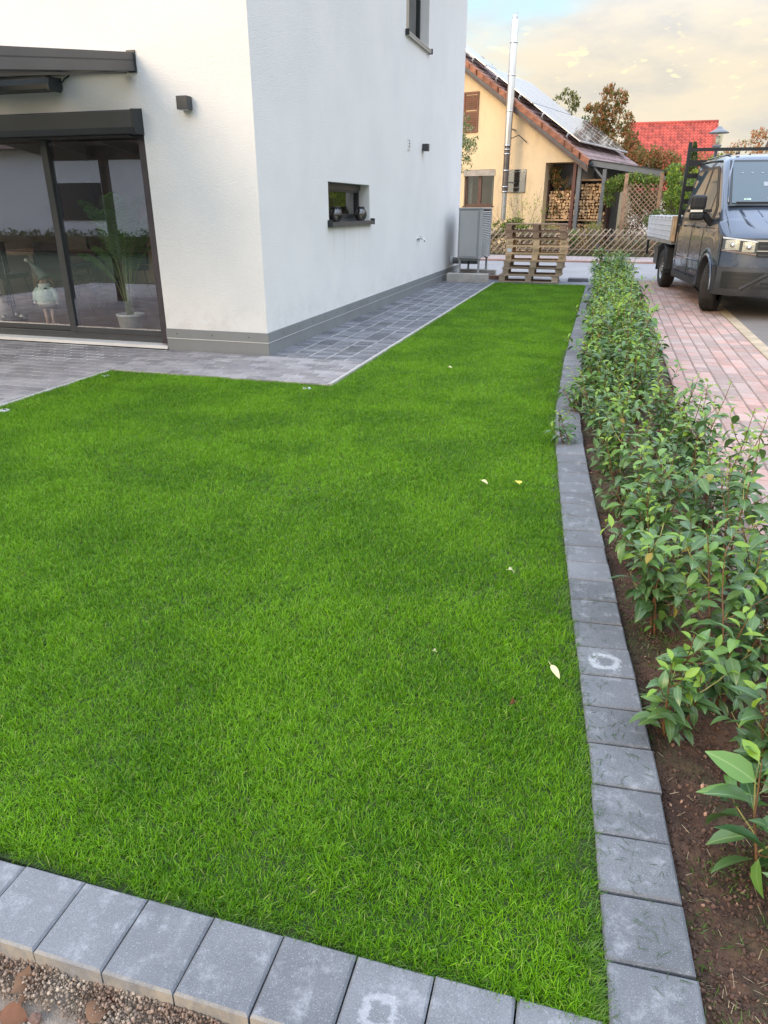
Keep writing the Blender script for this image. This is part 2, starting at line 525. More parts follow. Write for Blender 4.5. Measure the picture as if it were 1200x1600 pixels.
pav_m, *_ = paver_mat('grey paver', (0.205, 0.195, 0.20), (0.275, 0.262, 0.26), (0.44, 0.42, 0.41), 0.28)
path_m, *_ = paver_mat('blue grey paver', (0.115, 0.12, 0.135), (0.175, 0.18, 0.195), (0.36, 0.36, 0.37), 0.42)
edge_m, t, b, c = paver_mat('kerb block', (0.136, 0.143, 0.153), (0.178, 0.185, 0.195), (0.38, 0.39, 0.405), 0.18, cloud=.6)
def add_rings():
    global c
    w = t.coord('World')
    nz = t.noise(60, 6, 0.75, w)
    for (x, y, rx, ry, k) in ((curb_inner(2.12) + 0.095, 2.12, 0.040, 0.036, .45), (-0.255, 0.825, 0.030, 0.028, .28)):
        sp = t.new('ShaderNodeSeparateXYZ'); t.l.new(w, sp.inputs[0])
        dx = t.math('POWER', t.math('ABSOLUTE', t.math('DIVIDE', t.math('SUBTRACT', sp.outputs[0], x), rx)), 3)
        dy = t.math('POWER', t.math('ABSOLUTE', t.math('DIVIDE', t.math('SUBTRACT', sp.outputs[1], y), ry)), 3)
        d = t.math('ADD', t.math('POWER', t.math('ADD', dx, dy), .3333), t.math('MULTIPLY', t.math('SUBTRACT', nz, .5), 1.8))
        ring = t.ramp(t.math('ABSOLUTE', t.math('SUBTRACT', d, .95)), .08, .42, 1, 0)
        c = t.mix(t.math('MULTIPLY', ring, k), c, (.66, .68, .70))
    # mortar film left on the outer faces of the front row
    gn = t.new('ShaderNodeNewGeometry'); sn = t.new('ShaderNodeSeparateXYZ'); t.l.new(gn.outputs['Normal'], sn.inputs[0])
    side = t.ramp(t.math('MULTIPLY', sn.outputs[1], -1), .6, .8)
    spw = t.new('ShaderNodeSeparateXYZ'); t.l.new(w, spw.inputs[0])
    side = t.math('MULTIPLY', side, t.ramp(spw.outputs[1], .782, .79, 1, 0))
    film = t.ramp(t.noise(7, 5, .7, w, (1, 1, .5)), .40, .62, .25, .95)
    c = t.mix(t.math('MULTIPLY', side, film), c, (.40, .345, .265))
    t.put(b.inputs['Base Color'], c)
add_rings()
# joint bedding, whitened in front of the door where the sand bloomed
jm = bpy.data.materials.new('joint sand'); jm.use_nodes = True
t = NT(jm); b = t.n['Principled BSDF']; w = t.coord('World')
sep = t.new('ShaderNodeSeparateXYZ'); t.l.new(w, sep.inputs[0])
fx = t.math('SUBTRACT', 1.0, t.math('MULTIPLY', t.math('ABSOLUTE', t.math('ADD', sep.outputs[0], 5.55)), 0.9), True)
fy = t.math('SUBTRACT', 1.0, t.math('MULTIPLY', t.math('ABSOLUTE', t.math('SUBTRACT', sep.outputs[1], 6.25)), 1.6), True)
wf = t.ramp(t.math('MULTIPLY', t.math('MULTIPLY', fx, fy), t.math('ADD', t.noise(3.5, 4, 0.7, w), 0.25)), 0.12, 0.25)
c = t.mix(t.ramp(t.noise(5, 4, 0.6, w), 0.4, 0.6), (0.22, 0.215, 0.205), (0.40, 0.385, 0.365))
t.put(b.inputs['Base Color'], t.mix(wf, c, (0.75, 0.73, 0.68))); b.inputs['Roughness'].default_value = 0.95
MATS['joint sand'] = jm

_cf = cam.rotation_euler.to_matrix()
def proj(x, y, z=0.0):
    d = _cf.transposed() @ Vector((x, y, z - 1.4))
    if d.z > -0.05: return None
    return (600 + 1109 * d.x / -d.z, 800 - 1109 * d.y / -d.z)
def seen(x, y, m=60, z=0.0):
    p = proj(x, y, z)
    return p is not None and -m < p[0] < 1200 + m and -m < p[1] < 1600 + m

def pave(name, x0, x1, y0, y1, pw, pl, gap, m, thick=0.03, top=0.0, max_parts=300, by=None, along='X', rs=5, clip=None, joint=None, tone=None):
    """running-bond pavers; every stone is an object of its own under the slab; up to max_parts nearest"""
    rng = random.Random(rs)
    root_mb = MB()
    (root_mb.box(x0, x1, y0, y1, top - 0.10, top - 0.004) if not clip else root_mb.prism(clip, 'Z', top - 0.10, top - 0.004))
    root = root_mb.build(name, joint or jm, kind='structure')
    cells = []
    if along == 'X':
        ny = int(round((y1 - y0) / pl))
        for j in range(ny):
            off = (j % 2) * pw / 2; x = x0 - off
            while x < x1 - 0.01:
                a, b_ = max(x, x0), min(x + pw, x1)
                if b_ - a > 0.03: cells.append((a, b_, y0 + j * pl, min(y0 + (j + 1) * pl, y1)))
                x += pw
    else:
        nx = int(round((x1 - x0) / pw))
        for i in range(nx):
            off = (i % 2) * pl / 2; y = y0 - off
            while y < y1 - 0.01:
                a, b_ = max(y, y0), min(y + pl, y1)
                if b_ - a > 0.03: cells.append((x0 + i * pw, min(x0 + (i + 1) * pw, x1), a, b_))
                y += pl
    if by: cells = [c for c in cells if by((c[0] + c[1]) / 2, (c[2] + c[3]) / 2)]
    cells.sort(key=lambda c: (not seen((c[0] + c[1]) / 2, (c[2] + c[3]) / 2, 25), ((c[0] + c[1]) / 2) ** 2 + ((c[2] + c[3]) / 2) ** 2))
    cache = {}; rest = MB()
    for i, (a, b_, c, d) in enumerate(cells):
        sx, sy = round(b_ - a, 3), round(d - c, 3)
        cx, cy = (a + b_) / 2, (c + d) / 2
        if i < max_parts:
            if (sx, sy) not in cache:
                cache[(sx, sy)] = MB().cbox(-sx / 2 + gap / 2, sx / 2 - gap / 2, -sy / 2 + gap / 2, sy / 2 - gap / 2, -thick, 0, 0.007).mesh('paver', m)
            o = obj('paver', cache[(sx, sy)], root, (cx, cy, top + rng.uniform(-0.0012, 0.0012)))
            o.rotation_euler = (rng.uniform(-.006, .006), rng.uniform(-.006, .006), rng.uniform(-.006, .006))
        else:
            rest.cbox(a + gap / 2, b_ - gap / 2, c + gap / 2, d - gap / 2, top - thick, top + rng.uniform(-0.002, 0.0015), 0.005)
    if rest.v: rest.build('paver', m, root, kind='stuff')
    return root

Z0 = 0.0
pave('patio', -10.0, -4.41, 0.9, 6.70, 0.20, 0.128, 0.010, pav_m, by=lambda x, y: x > -7.6, rs=4)
pave('garden_terrace', -4.41, -2.20, 5.69, 6.70, 0.20, 0.126, 0.010, pav_m, rs=6)
pave('garden_path', -3.25, -2.20, 6.70, 15.1, 0.21, 0.105, 0.012, path_m, along='Y', rs=8)
# pale edging strip between path and lawn
mb = MB()
for i in range(10):
    a = 5.70 + i * 1.0; mb.cbox(-2.195, -2.168, a, min(a + 0.995, 15.2), -0.1, 0.006, 0.004)
mb.build('path_edging_strip', mat('pale edging', (0.46, 0.44, 0.40), 0.8, 0, 0.06, 8), kind='structure')
mb = MB().cbox(-4.405, -4.380, 0.9, 5.66, -0.1, -0.004, 0.004)
mb.build('patio_edging_strip', MATS['pale edging'], kind='structure')
# grey gravel/paving patch at the far end
MB().box(-3.25, 0.2, 15.14, 16.6, -0.11, -0.008).build('paved_forecourt', path_m, kind='structure')

# ---- lawn kerb: every block an object ---------------------------------------
def kerb():
    root = thing('lawn_kerb', 'row of square anthracite concrete kerb blocks running round the lawn', 'kerb', (0, 0, 0))
    rng = random.Random(11)
    var = []
    for k in range(8):
        mb_ = MB().cbox(-0.0875, 0.0875, -0.0785, 0.0785, -0.14, 0, 0.005)
        mb_.v = [(a + rng.uniform(-.0012, .0012), b_ + rng.uniform(-.0012, .0012), c_ + (rng.uniform(-.001, .0006) if c_ > -.01 else 0)) for a, b_, c_ in mb_.v]
        var.append(mb_.mesh('kerb_block', edge_m))
    y = 0.815; i = 0
    while y < 15.3:
        x = curb_inner(y) + 0.095; dx = (curb_inner(y + 0.1) - curb_inner(y - 0.1)) / 0.2
        o = obj('kerb_block', var[rng.randrange(8)], root, (x + rng.uniform(-.002, .002), y, rng.uniform(-.002, .002)),
                (rng.uniform(-.01, .01), rng.uniform(-.01, .01), -math.atan(dx) + rng.uniform(-.008, .008)))
        y += 0.1635; i += 1
    fm = MB().cbox(-0.0788, 0.0788, -0.085, 0.085, -0.14, 0, 0.005).mesh('kerb_block', edge_m)
    x = 0.155 - 0.0815
    first = True
    while x > -2.4:
        o = obj('kerb_block', fm, root, (x, 0.846 + rng.uniform(-.002, .002) + (0.155 - x) * -0.020, -0.0015 + rng.uniform(-.0015, .0015)),
                (rng.uniform(-.01, .01), rng.uniform(-.01, .01), 0.018 + rng.uniform(-.006, .006)))
        x -= 0.1612
    # white bloom rings on three blocks (flat efflorescence stains)
    return root
kerb_root = kerb()

def bloom(x, y, r, rz, seed, label):
    """irregular ring of white efflorescence, a thin crust on the block"""
    rng = random.Random(seed); mb = MB(); n = 420
    for i in range(n):
        a = rng.uniform(0, 2 * PI)
        sq = r * (1 / max(abs(math.cos(a)), abs(math.sin(a)))) ** 0.45
        q = sq + rng.gauss(0, 0.12) * r
        s = rng.uniform(0.0007, 0.0024); px, py = q * math.cos(a), q * 0.8 * math.sin(a)
        k = rng.uniform(0, 3)
        mb.add([(px + s * math.cos(k + j * 1.25), py + s * math.sin(k + j * 1.25), 0) for j in range(5)], [(0, 1, 2, 3, 4)])
    o = mb.build('lime_stain', MATS['lime'], kerb_root, (x, y, 0.0024), rot=(0, 0, rz), fix=False)
    o['kind'] = 'stuff'
mat('lime', (0.60, 0.62, 0.64), 0.9, 0, 0.05)

# ---- planting bed -------------------------------------------------------------
def bed():
    def h(x, y):
        return (mnoise.noise(Vector((x * 6, y * 6, 0))) * 0.018 + mnoise.noise(Vector((x * 24, y * 24, 5))) * 0.011
                + mnoise.noise(Vector((x * 70, y * 70, 9))) * 0.006)
    bm_ = bpy.data.materials.new('planting soil'); bm_.use_nodes = True
    t = NT(bm_); b = t.n['Principled BSDF']; w = t.coord('World')
    c = t.mix(t.ramp(t.noise(6, 5, 0.6, w), 0.4, 0.6), (0.070, 0.036, 0.022), (0.125, 0.070, 0.042))
    c = t.mix(t.math('MULTIPLY', t.ramp(t.noise(90, 4, 0.7, w), 0.5, 0.65), 0.7), c, (0.028, 0.017, 0.012))
    c = t.mix(t.math('MULTIPLY', t.ramp(t.noise(5, 3, 0.5, t.coord('World')), 0.50, 0.62), 0.5), c, (0.045, 0.06, 0.02))
    t.put(b.inputs['Base Color'], c); b.inputs['Roughness'].default_value = 0.95
    t.put(b.inputs['Normal'], t.bump(t.noise(140, 5, 0.75, w), 1.0, 0.007))
    def fn(y0, y1):
        def f(u, v):
            y = y0 + (y1 - y0) * u; xa = curb_inner(y) + 0.175; xb = bed_outer(y); x = xa + (xb - xa) * v
            return (x, y, -0.035 + h(x, y) - (0.012 if v < 0.03 else 0))
        return f
    mb = MB().grid(fn(0.6, 3.5), 260, 70).grid(fn(3.5, 15.4), 240, 16)
    mb.build('planting_bed', bm_, kind='structure', fix=False)
    rng = random.Random(21)
    ico = bmesh.new(); bmesh.ops.create_icosphere(ico, subdivisions=1, radius=1)
    bv = [(v.co.x, v.co.y * rng.uniform(.7, 1.2), v.co.z * 0.75) for v in ico.verts]
    bf = [tuple(v.index for v in f.verts) for f in ico.faces]; ico.free()
    Ms = [[], []]
    for i in range(26000):
        y = 0.8 + 4.5 * rng.random() ** 1.9; xa = curb_inner(y) + 0.18; x = rng.uniform(xa, bed_outer(y))
        big = rng.random() < 0.028
        s = 0.0012 + 0.0060 * rng.random() ** 3 + (0.003 if big and rng.random() < .3 else 0)
        Ms[1 if big else 0].append(Matrix.Translation((x, y, -0.033 + h(x, y))) @ Euler((rng.random() * 6, rng.random() * 6, rng.random() * 6)).to_matrix().to_4x4() @ Matrix.Diagonal((s * rng.uniform(.6, 1.5), s * rng.uniform(.6, 1.3), s * rng.uniform(.4, 1.0), 1)))
    obj('soil_crumbs', instance_mesh('soil_crumbs', bv, bf, Ms[0], mat('soil crumb', (0.095, 0.052, 0.034), 0.95, 0, 0.1, 30, rndvar=0.5, coord='World')), kind='stuff')
    obj('bed_grit', instance_mesh('bed_grit', bv, bf, Ms[1], mat('pinkish grit', (0.34, 0.20, 0.13), 0.9, 0, 0.1, 30, rndvar=0.45, coord='World')), kind='stuff')
    # straw bits and green seedlings
    sv = [(-1, -.03, 0), (1, -.03, 0), (1, .03, 0.0), (-1, .03, 0), (0, 0, .08)]; sf = [(0, 1, 4), (1, 2, 4), (2, 3, 4), (3, 0, 4)]
    Ms = []
    for i in range(500):
        y = 0.85 + 3.5 * rng.random() ** 1.5; x = rng.uniform(curb_inner(y) + 0.18, bed_outer(y)); s = rng.uniform(0.003, 0.014)
        Ms.append(Matrix.Translation((x, y, -0.026 + h(x, y))) @ Euler((rng.uniform(-.3, .3), rng.uniform(-.3, .3), rng.random() * 6)).to_matrix().to_4x4() @ Matrix.Scale(s, 4))
    obj('straw_bits', instance_mesh('straw_bits', sv, sf, Ms, mat('straw', (0.52, 0.42, 0.24), 0.9, 0, 0.1, 30, rndvar=0.4, coord='World')), kind='stuff')
    gv = [(-.07, 0, 0), (.07, 0, 0), (.03, .25, 1)]; gf = [(0, 1, 2)]
    Ms = []
    for i in range(1100):
        y0 = 0.85 + 3.5 * rng.random() ** 1.4; x0 = rng.uniform(curb_inner(y0) + 0.18, bed_outer(y0))
        if mnoise.noise(Vector((x0 * 4, y0 * 4, 2))) < -0.02: continue
        for k in range(rng.randint(8, 26)):
            x = x0 + rng.gauss(0, .016); y = y0 + rng.gauss(0, .016)
            Ms.append(Matrix.Translation((x, y, -0.036 + h(x, y))) @ Euler((rng.uniform(-1.1, 1.1), rng.uniform(-1.1, 1.1), rng.random() * 6)).to_matrix().to_4x4() @ Matrix.Scale(rng.uniform(0.006, 0.024), 4))
    obj('moss_and_seedlings', instance_mesh('moss_and_seedlings', gv, gf, Ms, leaf_mat('seedling green', (0.05, 0.12, 0.02), (0.12, 0.22, 0.03), 0.6, 0.2)), kind='stuff')
bed()

# ---- roads ---------------------------------------------------------------------
brick_m, *_ = paver_mat('pink brick paver', (0.46, 0.275, 0.225), (0.42, 0.32, 0.28), (0.60, 0.50, 0.45), 0.22)
jb = mat('brick joint', (0.19, 0.145, 0.12), 0.95, 0, 0.15, 6, coord='World', col2=(0.28, 0.2, 0.16))
# the drive widens away from the camera under the van; boundary with asphalt slants
pave('brick_drive', 0.66, 1.66, 0.6, 16.6, 0.125, 0.20, 0.008, brick_m, thick=0.03, top=-0.010, along='Y', rs=12,
     by=lambda x, y: x > bed_outer(y) - 0.03, joint=jb)
# dress far part of the drive behind the far kerb
def kerb_strip():
    root = MB().box(1.662, 1.80, 0.5, 14.4, -0.12, -0.014).build('road_kerb_strip', jb, kind='structure')
    m = mat('yellow kerb stone', (0.50, 0.40, 0.27), 0.85, 0, 0.12, 5, 0.002, 120, rndvar=0.08, coord='World')
    me = MB().cbox(-.066, .066, -.247, .247, -.08, 0, .006).mesh('kerb_stone', m)
    for i in range(28):
        obj('kerb_stone', me, root, (1.731, 0.75 + i * 0.5, -0.004))
kerb_strip()
MB().box(1.802, 14, 0.5, 16.6, -0.115, -0.016).build('side_road', mat('brown asphalt', (0.21, 0.185, 0.165), 0.92, 0, 0.07, 1.2, 0.005, 130, coord='World'), kind='structure')
MB().box(-40, 40, 16.6, 21.9, -0.115, -0.02).build('cross_road', mat('pale asphalt', (0.33, 0.315, 0.31), 0.92, 0, 0.06, 1.0, 0.004, 120, coord='World'), kind='structure')
mb = MB(); y = 21.9
root = MB().box(-40, 40, 22.02, 24.15, -0.11, 0.012).build('pavement', jb, kind='structure')
pm2, *_ = paver_mat('pink pavement slab', (0.43, 0.33, 0.30), (0.40, 0.32, 0.30), (0.55, 0.5, 0.46), 0.12)
rest = MB()
for i in range(48):
    for j in range(7):
        x = -6 + i * 0.3 - (j % 2) * 0.15; yy = 22.03 + j * 0.3
        rest.cbox(x + .005, x + .295, yy + .005, yy + .295, 0, 0.02, .004)
rest.build('paving_slab', pm2, root, kind='stuff')
km = mat('red kerb stone', (0.42, 0.25, 0.19), 0.85, 0, 0.1, 4, 0.002, 90, rndvar=0.1)
kr = MB().box(-40, 40, 21.92, 22.0, -0.11, 0.0).build('pavement_kerb', jb, kind='structure')
me = MB().cbox(-.495, .495, -.06, .06, -.1, 0.03, .012).mesh('kerb_stone', km)
for i in range(16): obj('kerb_stone', me, kr, (-7 + i * 1.0, 21.96, 0.0))
MB().box(-60, 60, 24.15, 80, -0.11, 0.0).build('garden_ground', mat('garden soil', (0.13, 0.10, 0.06), 0.95, 0, 0.15, 1.5, 0.01, 30, coord='World', col2=(0.08, 0.11, 0.04)), kind='structure')
# ================================================================== LAWN
def lawn():
    poly = [(-4.375, 0.915)]
    ys = [0.915 + i * 0.25 for i in range(58)]
    right = [(curb_inner(y) + 0.008, y) for y in ys if y < 15.2]
    base = poly + right + [(-0.36, 15.2), (-2.165, 15.2), (-2.165, 5.69), (-4.375, 5.66)]
    sm = mat('turf soil', (0.035, 0.060, 0.012), 0.95, 0, 0.1, 8, 0.01, 60, coord='World')
    mb = MB(); mb.prism(base, 'Z', -0.10, -0.016)
    mb.build('lawn_ground', sm, kind='structure')
    # tuft prototypes
    rng = random.Random(5)
    gm = bpy.data.materials.new('grass blades'); gm.use_nodes = True
    t = NT(gm); out = t.n['Material Output']; b = t.n['Principled BSDF']; w = t.coord('World')
    n1 = t.ramp(t.noise(1.7, 5, 0.6, w), 0.38, 0.62)
    n2 = t.ramp(t.noise(14, 3, 0.6, w), 0.3, 0.7)
    f = t.math('ADD', t.math('MULTIPLY', n1, 0.30), t.math('ADD', t.math('MULTIPLY', n2, 0.12), t.math('MULTIPLY', t.math('POWER', t.rnd(), 1.5), 0.70)))
    c = t.mix(f, (0.030, 0.128, 0.004), (0.222, 0.460, 0.014))
    dry = t.ramp(t.new('ShaderNodeNewGeometry').outputs['Random Per Island'], 0.955, 0.97)
    c = t.mix(t.math('MULTIPLY', dry, 0.85), c, (0.36, 0.33, 0.13))
    t.put(b.inputs['Base Color'], c); b.inputs['Roughness'].default_value = 0.36
    b.inputs['Specular IOR Level'].default_value = 0.22
    tb = t.new('ShaderNodeBsdfTranslucent'); t.put(tb.inputs[0], t.mix(0.35, c, (0.30, 0.52, 0.03)))
    mx = t.new('ShaderNodeMixShader'); mx.inputs[0].default_value = 0.26
    t.l.new(b.outputs[0], mx.inputs[1]); t.l.new(tb.outputs[0], mx.inputs[2]); t.l.new(mx.outputs[0], out.inputs[0])
    coll = bpy.data.collections.new('grass_tufts')
    NP = 10
    for k in range(NP):
        mb = MB(); nb = 25
        for i in range(nb):
            a = rng.uniform(0, 2 * PI); rr = 0.030 * math.sqrt(rng.random())
            x, y = rr * math.cos(a), rr * math.sin(a)
            L = rng.uniform(0.024, 0.046); wd = rng.uniform(0.0009, 0.0018)
            la = rng.uniform(0, 2 * PI); lean = abs(rng.gauss(0.62, 0.45)); bend = rng.uniform(0.2, 1.5)
            dx, dy = math.cos(la), math.sin(la); px, py = -dy, dx
            if rng.random() < .5:
                tw = rng.uniform(-.8, .8); px, py = math.cos(la + PI / 2 + tw), math.sin(la + PI / 2 + tw)
            P = []; ang = lean * 0.5; p = Vector((x, y, 0))
            for s in range(4):
                ww = wd * (1, 0.95, 0.7, 0.0)[s]
                P.append((p.copy(), ww)); seg = L / 3
                p = p + Vector((dx * math.sin(ang), dy * math.sin(ang), math.cos(ang))) * seg; ang += bend / 2.4
            vs = []
            for q, ww in P[:3]:
                vs += [(q.x - px * ww, q.y - py * ww, q.z), (q.x + px * ww, q.y + py * ww, q.z)]
            vs.append(tuple(P[3][0]))
            mb.add(vs, [(0, 1, 3, 2), (2, 3, 5, 4), (4, 5, 6)], True)
        o = bpy.data.objects.new('grass_tuft', mb.mesh('grass_tuft', gm, False)); coll.objects.link(o)
    # scatter
    nr = np.random.default_rng(4)
    pts = []; rot = []; scl = []; idx = []
    def inside(x, y):
        if y < 0.932 or y > 15.17: return False
        if x > curb_inner(y) - 0.003: return False
        if y > 5.655: return x > -2.15
        return x > -4.365
    def sample(x0, x1, y0, y1, dens, sc):
        st_ = 1 / math.sqrt(dens)                     # jittered grid: even cover without bald gaps
        gx, gy = np.meshgrid(np.arange(x0, x1, st_), np.arange(y0, y1, st_))
        X = gx.ravel() + nr.uniform(-.62, .62, gx.size) * st_; Y = gy.ravel() + nr.uniform(-.62, .62, gx.size) * st_
        for x, y in zip(X, Y):
            if not inside(x, y) or not seen(x, y, 300): continue
            q = mnoise.noise(Vector((x * 1.7, y * 1.7, 0))) * 0.12 + mnoise.noise(Vector((x * 5.5, y * 5.5, 4))) * 0.12
            # thin, dry edge where the turf meets the kerb
            e = min(curb_inner(y) - x, y - 0.92)
            if e < 0.05 and nr.random() < 0.45 * (0.5 + mnoise.noise(Vector((x * 9, y * 9, 0)))): continue
            g = Vector((mnoise.noise(Vector((x * 3, y * 3, 11))), mnoise.noise(Vector((x * 3, y * 3, 23))))) * 0.32
            pts.append((x, y, -0.022)); g.y += 0.13 * (1 if math.sin(x * 2 * PI / 1.05) > 0 else -1)
            rot.append((g.x + nr.normal(0, .2), g.y + nr.normal(0, .2), nr.uniform(0, 6.283)))
            s = sc * (0.86 + q + nr.uniform(-.16, .2)); scl.append((s, s, s * nr.uniform(0.8, 1.12))); idx.append(int(nr.integers(0, NP)))
    sample(-1.6, 0.2, 0.930, 0.970, 4200, 0.85)
    sample(-2.6, 0.2, 0.92, 1.9, 3900, 0.82)
    sample(-4.4, 0.2, 1.9, 3.2, 3200, 0.84)
    sample(-4.4, 0.1, 3.2, 5.7, 2500, 0.88)
    sample(-2.2, 0.0, 5.7, 9.0, 1700, 0.95)
    sample(-2.2, -0.1, 9.0, 15.2, 1200, 1.05)
    me = bpy.data.meshes.new('lawn_grass'); n = len(pts)
    me.vertices.add(n); me.vertices.foreach_set('co', np.array(pts, dtype=np.float32).ravel())
    for nm, ty, dat in (('rot', 'FLOAT_VECTOR', rot), ('scl', 'FLOAT_VECTOR', scl)):
        a = me.attributes.new(nm, ty, 'POINT'); a.data.foreach_set('vector', np.array(dat, dtype=np.float32).ravel())
    a = me.attributes.new('idx', 'INT', 'POINT'); a.data.foreach_set('value', np.array(idx, dtype=np.int32))
    o = obj('lawn_grass', me, kind='stuff')
    ng = bpy.data.node_groups.new('scatter', 'GeometryNodeTree')
    ng.interface.new_socket('Geometry', in_out='INPUT', socket_type='NodeSocketGeometry')
    ng.interface.new_socket('Geometry', in_out='OUTPUT', socket_type='NodeSocketGeometry')
    N, Lk = ng.nodes, ng.links
    gi = N.new('NodeGroupInput'); go = N.new('NodeGroupOutput')
    ip = N.new('GeometryNodeInstanceOnPoints'); ci = N.new('GeometryNodeCollectionInfo')
    ci.inputs['Collection'].default_value = coll; ci.inputs['Separate Children'].default_value = True
    ci.inputs['Reset Children'].default_value = True
    ip.inputs['Pick Instance'].default_value = True
    def na(nm, ty):
        q = N.new('GeometryNodeInputNamedAttribute'); q.data_type = ty; q.inputs[0].default_value = nm; return q.outputs[0]
    Lk.new(gi.outputs[0], ip.inputs['Points']); Lk.new(ci.outputs[0], ip.inputs['Instance'])
    Lk.new(na('idx', 'INT'), ip.inputs['Instance Index'])
    e2r = N.new('FunctionNodeEulerToRotation'); Lk.new(na('rot', 'FLOAT_VECTOR'), e2r.inputs[0]); Lk.new(e2r.outputs[0], ip.inputs['Rotation'])
    Lk.new(na('scl', 'FLOAT_VECTOR'), ip.inputs['Scale'])
    Lk.new(ip.outputs[0], go.inputs[0])
    md = o.modifiers.new('scatter', 'NODES'); md.node_group = ng
    print('tufts', n)
    # dead stalks lying in the sward near the kerb
    return o
lawn()

# grass hanging over the kerb blocks and clippings lying on them
def overhang():
    rng = random.Random(31); Ms = []; V = [(-.04, 0, 0), (.04, 0, 0), (-.035, .1, .45), (.035, .1, .45), (0, .42, .85)]; F = [(0, 1, 3, 2), (2, 3, 4)]
    for i in range(6500):
        if rng.random() < 0.7:
            y = 0.93 + 6 * rng.random() ** 1.5; x = curb_inner(y) - rng.uniform(-0.008, .035); az = -PI / 2 + rng.gauss(0, .6)
        else:
            x = rng.uniform(-1.35, 0.14); y = 0.934 + rng.uniform(-.006, .03); az = PI + rng.gauss(0, .6)
        L = rng.uniform(.016, .044)
        Ms.append(Matrix.Translation((x, y, -0.02)) @ Matrix.Rotation(az, 4, 'Z') @ Matrix.Rotation(rng.uniform(-.9, .1), 4, 'X') @ Matrix.Diagonal((L * .8, L, L, 1)))
    me = instance_mesh('grass_overhang', V, F, Ms, leaf_mat('edge grass', (0.05, 0.15, 0.012), (0.15, 0.26, 0.04), 0.5, 0.3), True)
    obj('grass_overhang', me, kind='stuff')
    Ms = []
    V = [(-1, -.06, 0), (1, -.06, 0), (1, .06, 0.0), (-1, .06, 0), (0, 0, .1)]; F = [(0, 1, 4), (1, 2, 4), (2, 3, 4), (3, 0, 4)]
    for i in range(800):
        y = 0.8 + 2.8 * rng.random() ** 1.3; x = curb_inner(y) + 0.012 + 0.15 * rng.random() ** 1.6
        if mnoise.noise(Vector((x * 7, y * 3, 2))) < -0.1: continue
        Ms.append(Matrix.Translation((x, y, 0.0035)) @ Matrix.Rotation(rng.random() * 6, 4, 'Z') @ Matrix.Scale(rng.uniform(.004, .013), 4))
    obj('grass_clippings', instance_mesh('grass_clippings', V, F, Ms, leaf_mat('clipping', (0.035, 0.075, 0.03), (0.07, 0.12, 0.04), 0.7, 0.1)), kind='stuff')
overhang()

GF = 'fallen leaves on the lawn'
fallen_leaf((-0.325, 3.66, 0.024), (0.1, -0.3, 1.9), 0.055, 0.019, lm_yellow, 'bright yellow oval leaf lying on the lawn near the kerb', 0.7, 0.2, group=GF)
fallen_leaf((-0.53, 3.66, 0.022), (0.3, -0.1, -0.5), 0.045, 0.010, lm_cream, 'narrow whitish leaf on the lawn left of the yellow one', 0.9, 0.4, group=GF)
fallen_leaf((-0.25, 2.64, 0.026), (0.2, 0.1, 0.7), 0.042, 0.012, lm_cream, 'small forked pale leaf on the lawn halfway down the kerb', 1.2, 0.6, group=GF)
fallen_leaf((-0.03, 2.02, 0.020), (0.2, 0.2, -0.9), 0.055, 0.011, lm_cream, 'long pale yellow green leaf at lawn edge by the stained kerb block', 0.5, 0.3, group=GF)
fallen_leaf((-0.12, 1.80, 0.016), (0.6, 0.2, 1.9), 0.030, 0.010, lm_orange, 'small crumpled tan leaf on the lawn near the kerb', 1.9, 0.8, 0.3, 3, group=GF)
fallen_leaf((-0.42, 2.0, 0.014), (0.4, 0.1, 0.9), 0.026, 0.006, lm_cream, 'thin dry curled leaf on the open lawn', 1.5, 0.6, 0.2, 5, group=GF)
fallen_leaf((-1.33, 6.6, 0.018), (0.2, 0.1, 0.4), 0.05, 0.02, lm_cream, 'single pale leaf on the far lawn beside the path corner', 0.7, 0.3, group=GF)
# pop-up sprinkler caps in the turf corners
cap_m = mat('pale cap', (0.60, 0.62, 0.60), 0.6, 0, 0.05)
for x, y, lab in ((-4.25, 4.20, 'pale round sprinkler cap in the lawn at the left edge'), (-4.28, 5.45, 'pale round sprinkler cap in the lawn corner below the door'),
                  (-2.33, 5.52, 'pale round sprinkler cap in the lawn by the path corner')):
    r = thing('sprinkler_cap', lab, 'sprinkler', (x, y, -0.004), group='sprinkler caps set in the lawn')
    MB().lathe([(0.0, -.03), (.038, -.03), (.038, -.004), (.034, 0), (0, 0.0)], 20).build('cap', cap_m, r)
    MB().lathe([(.012, .0), (.012, .004), (0, .004)], 12).build('nozzle', anth_dark, r)
# ================================================================== NEW WHITE HOUSE
CX, CY = -3.25, 6.73           # the near corner
stucco = bpy.data.materials.new('white render'); stucco.use_nodes = True
t = NT(stucco); b = t.n['Principled BSDF']; w = t.coord('World')
c = t.mix(t.ramp(t.noise(0.9, 4, 0.6, w), 0.35, 0.65), (0.80, 0.79, 0.765), (0.755, 0.75, 0.73))
sp_w = t.new('ShaderNodeSeparateXYZ'); t.l.new(w, sp_w.inputs[0])
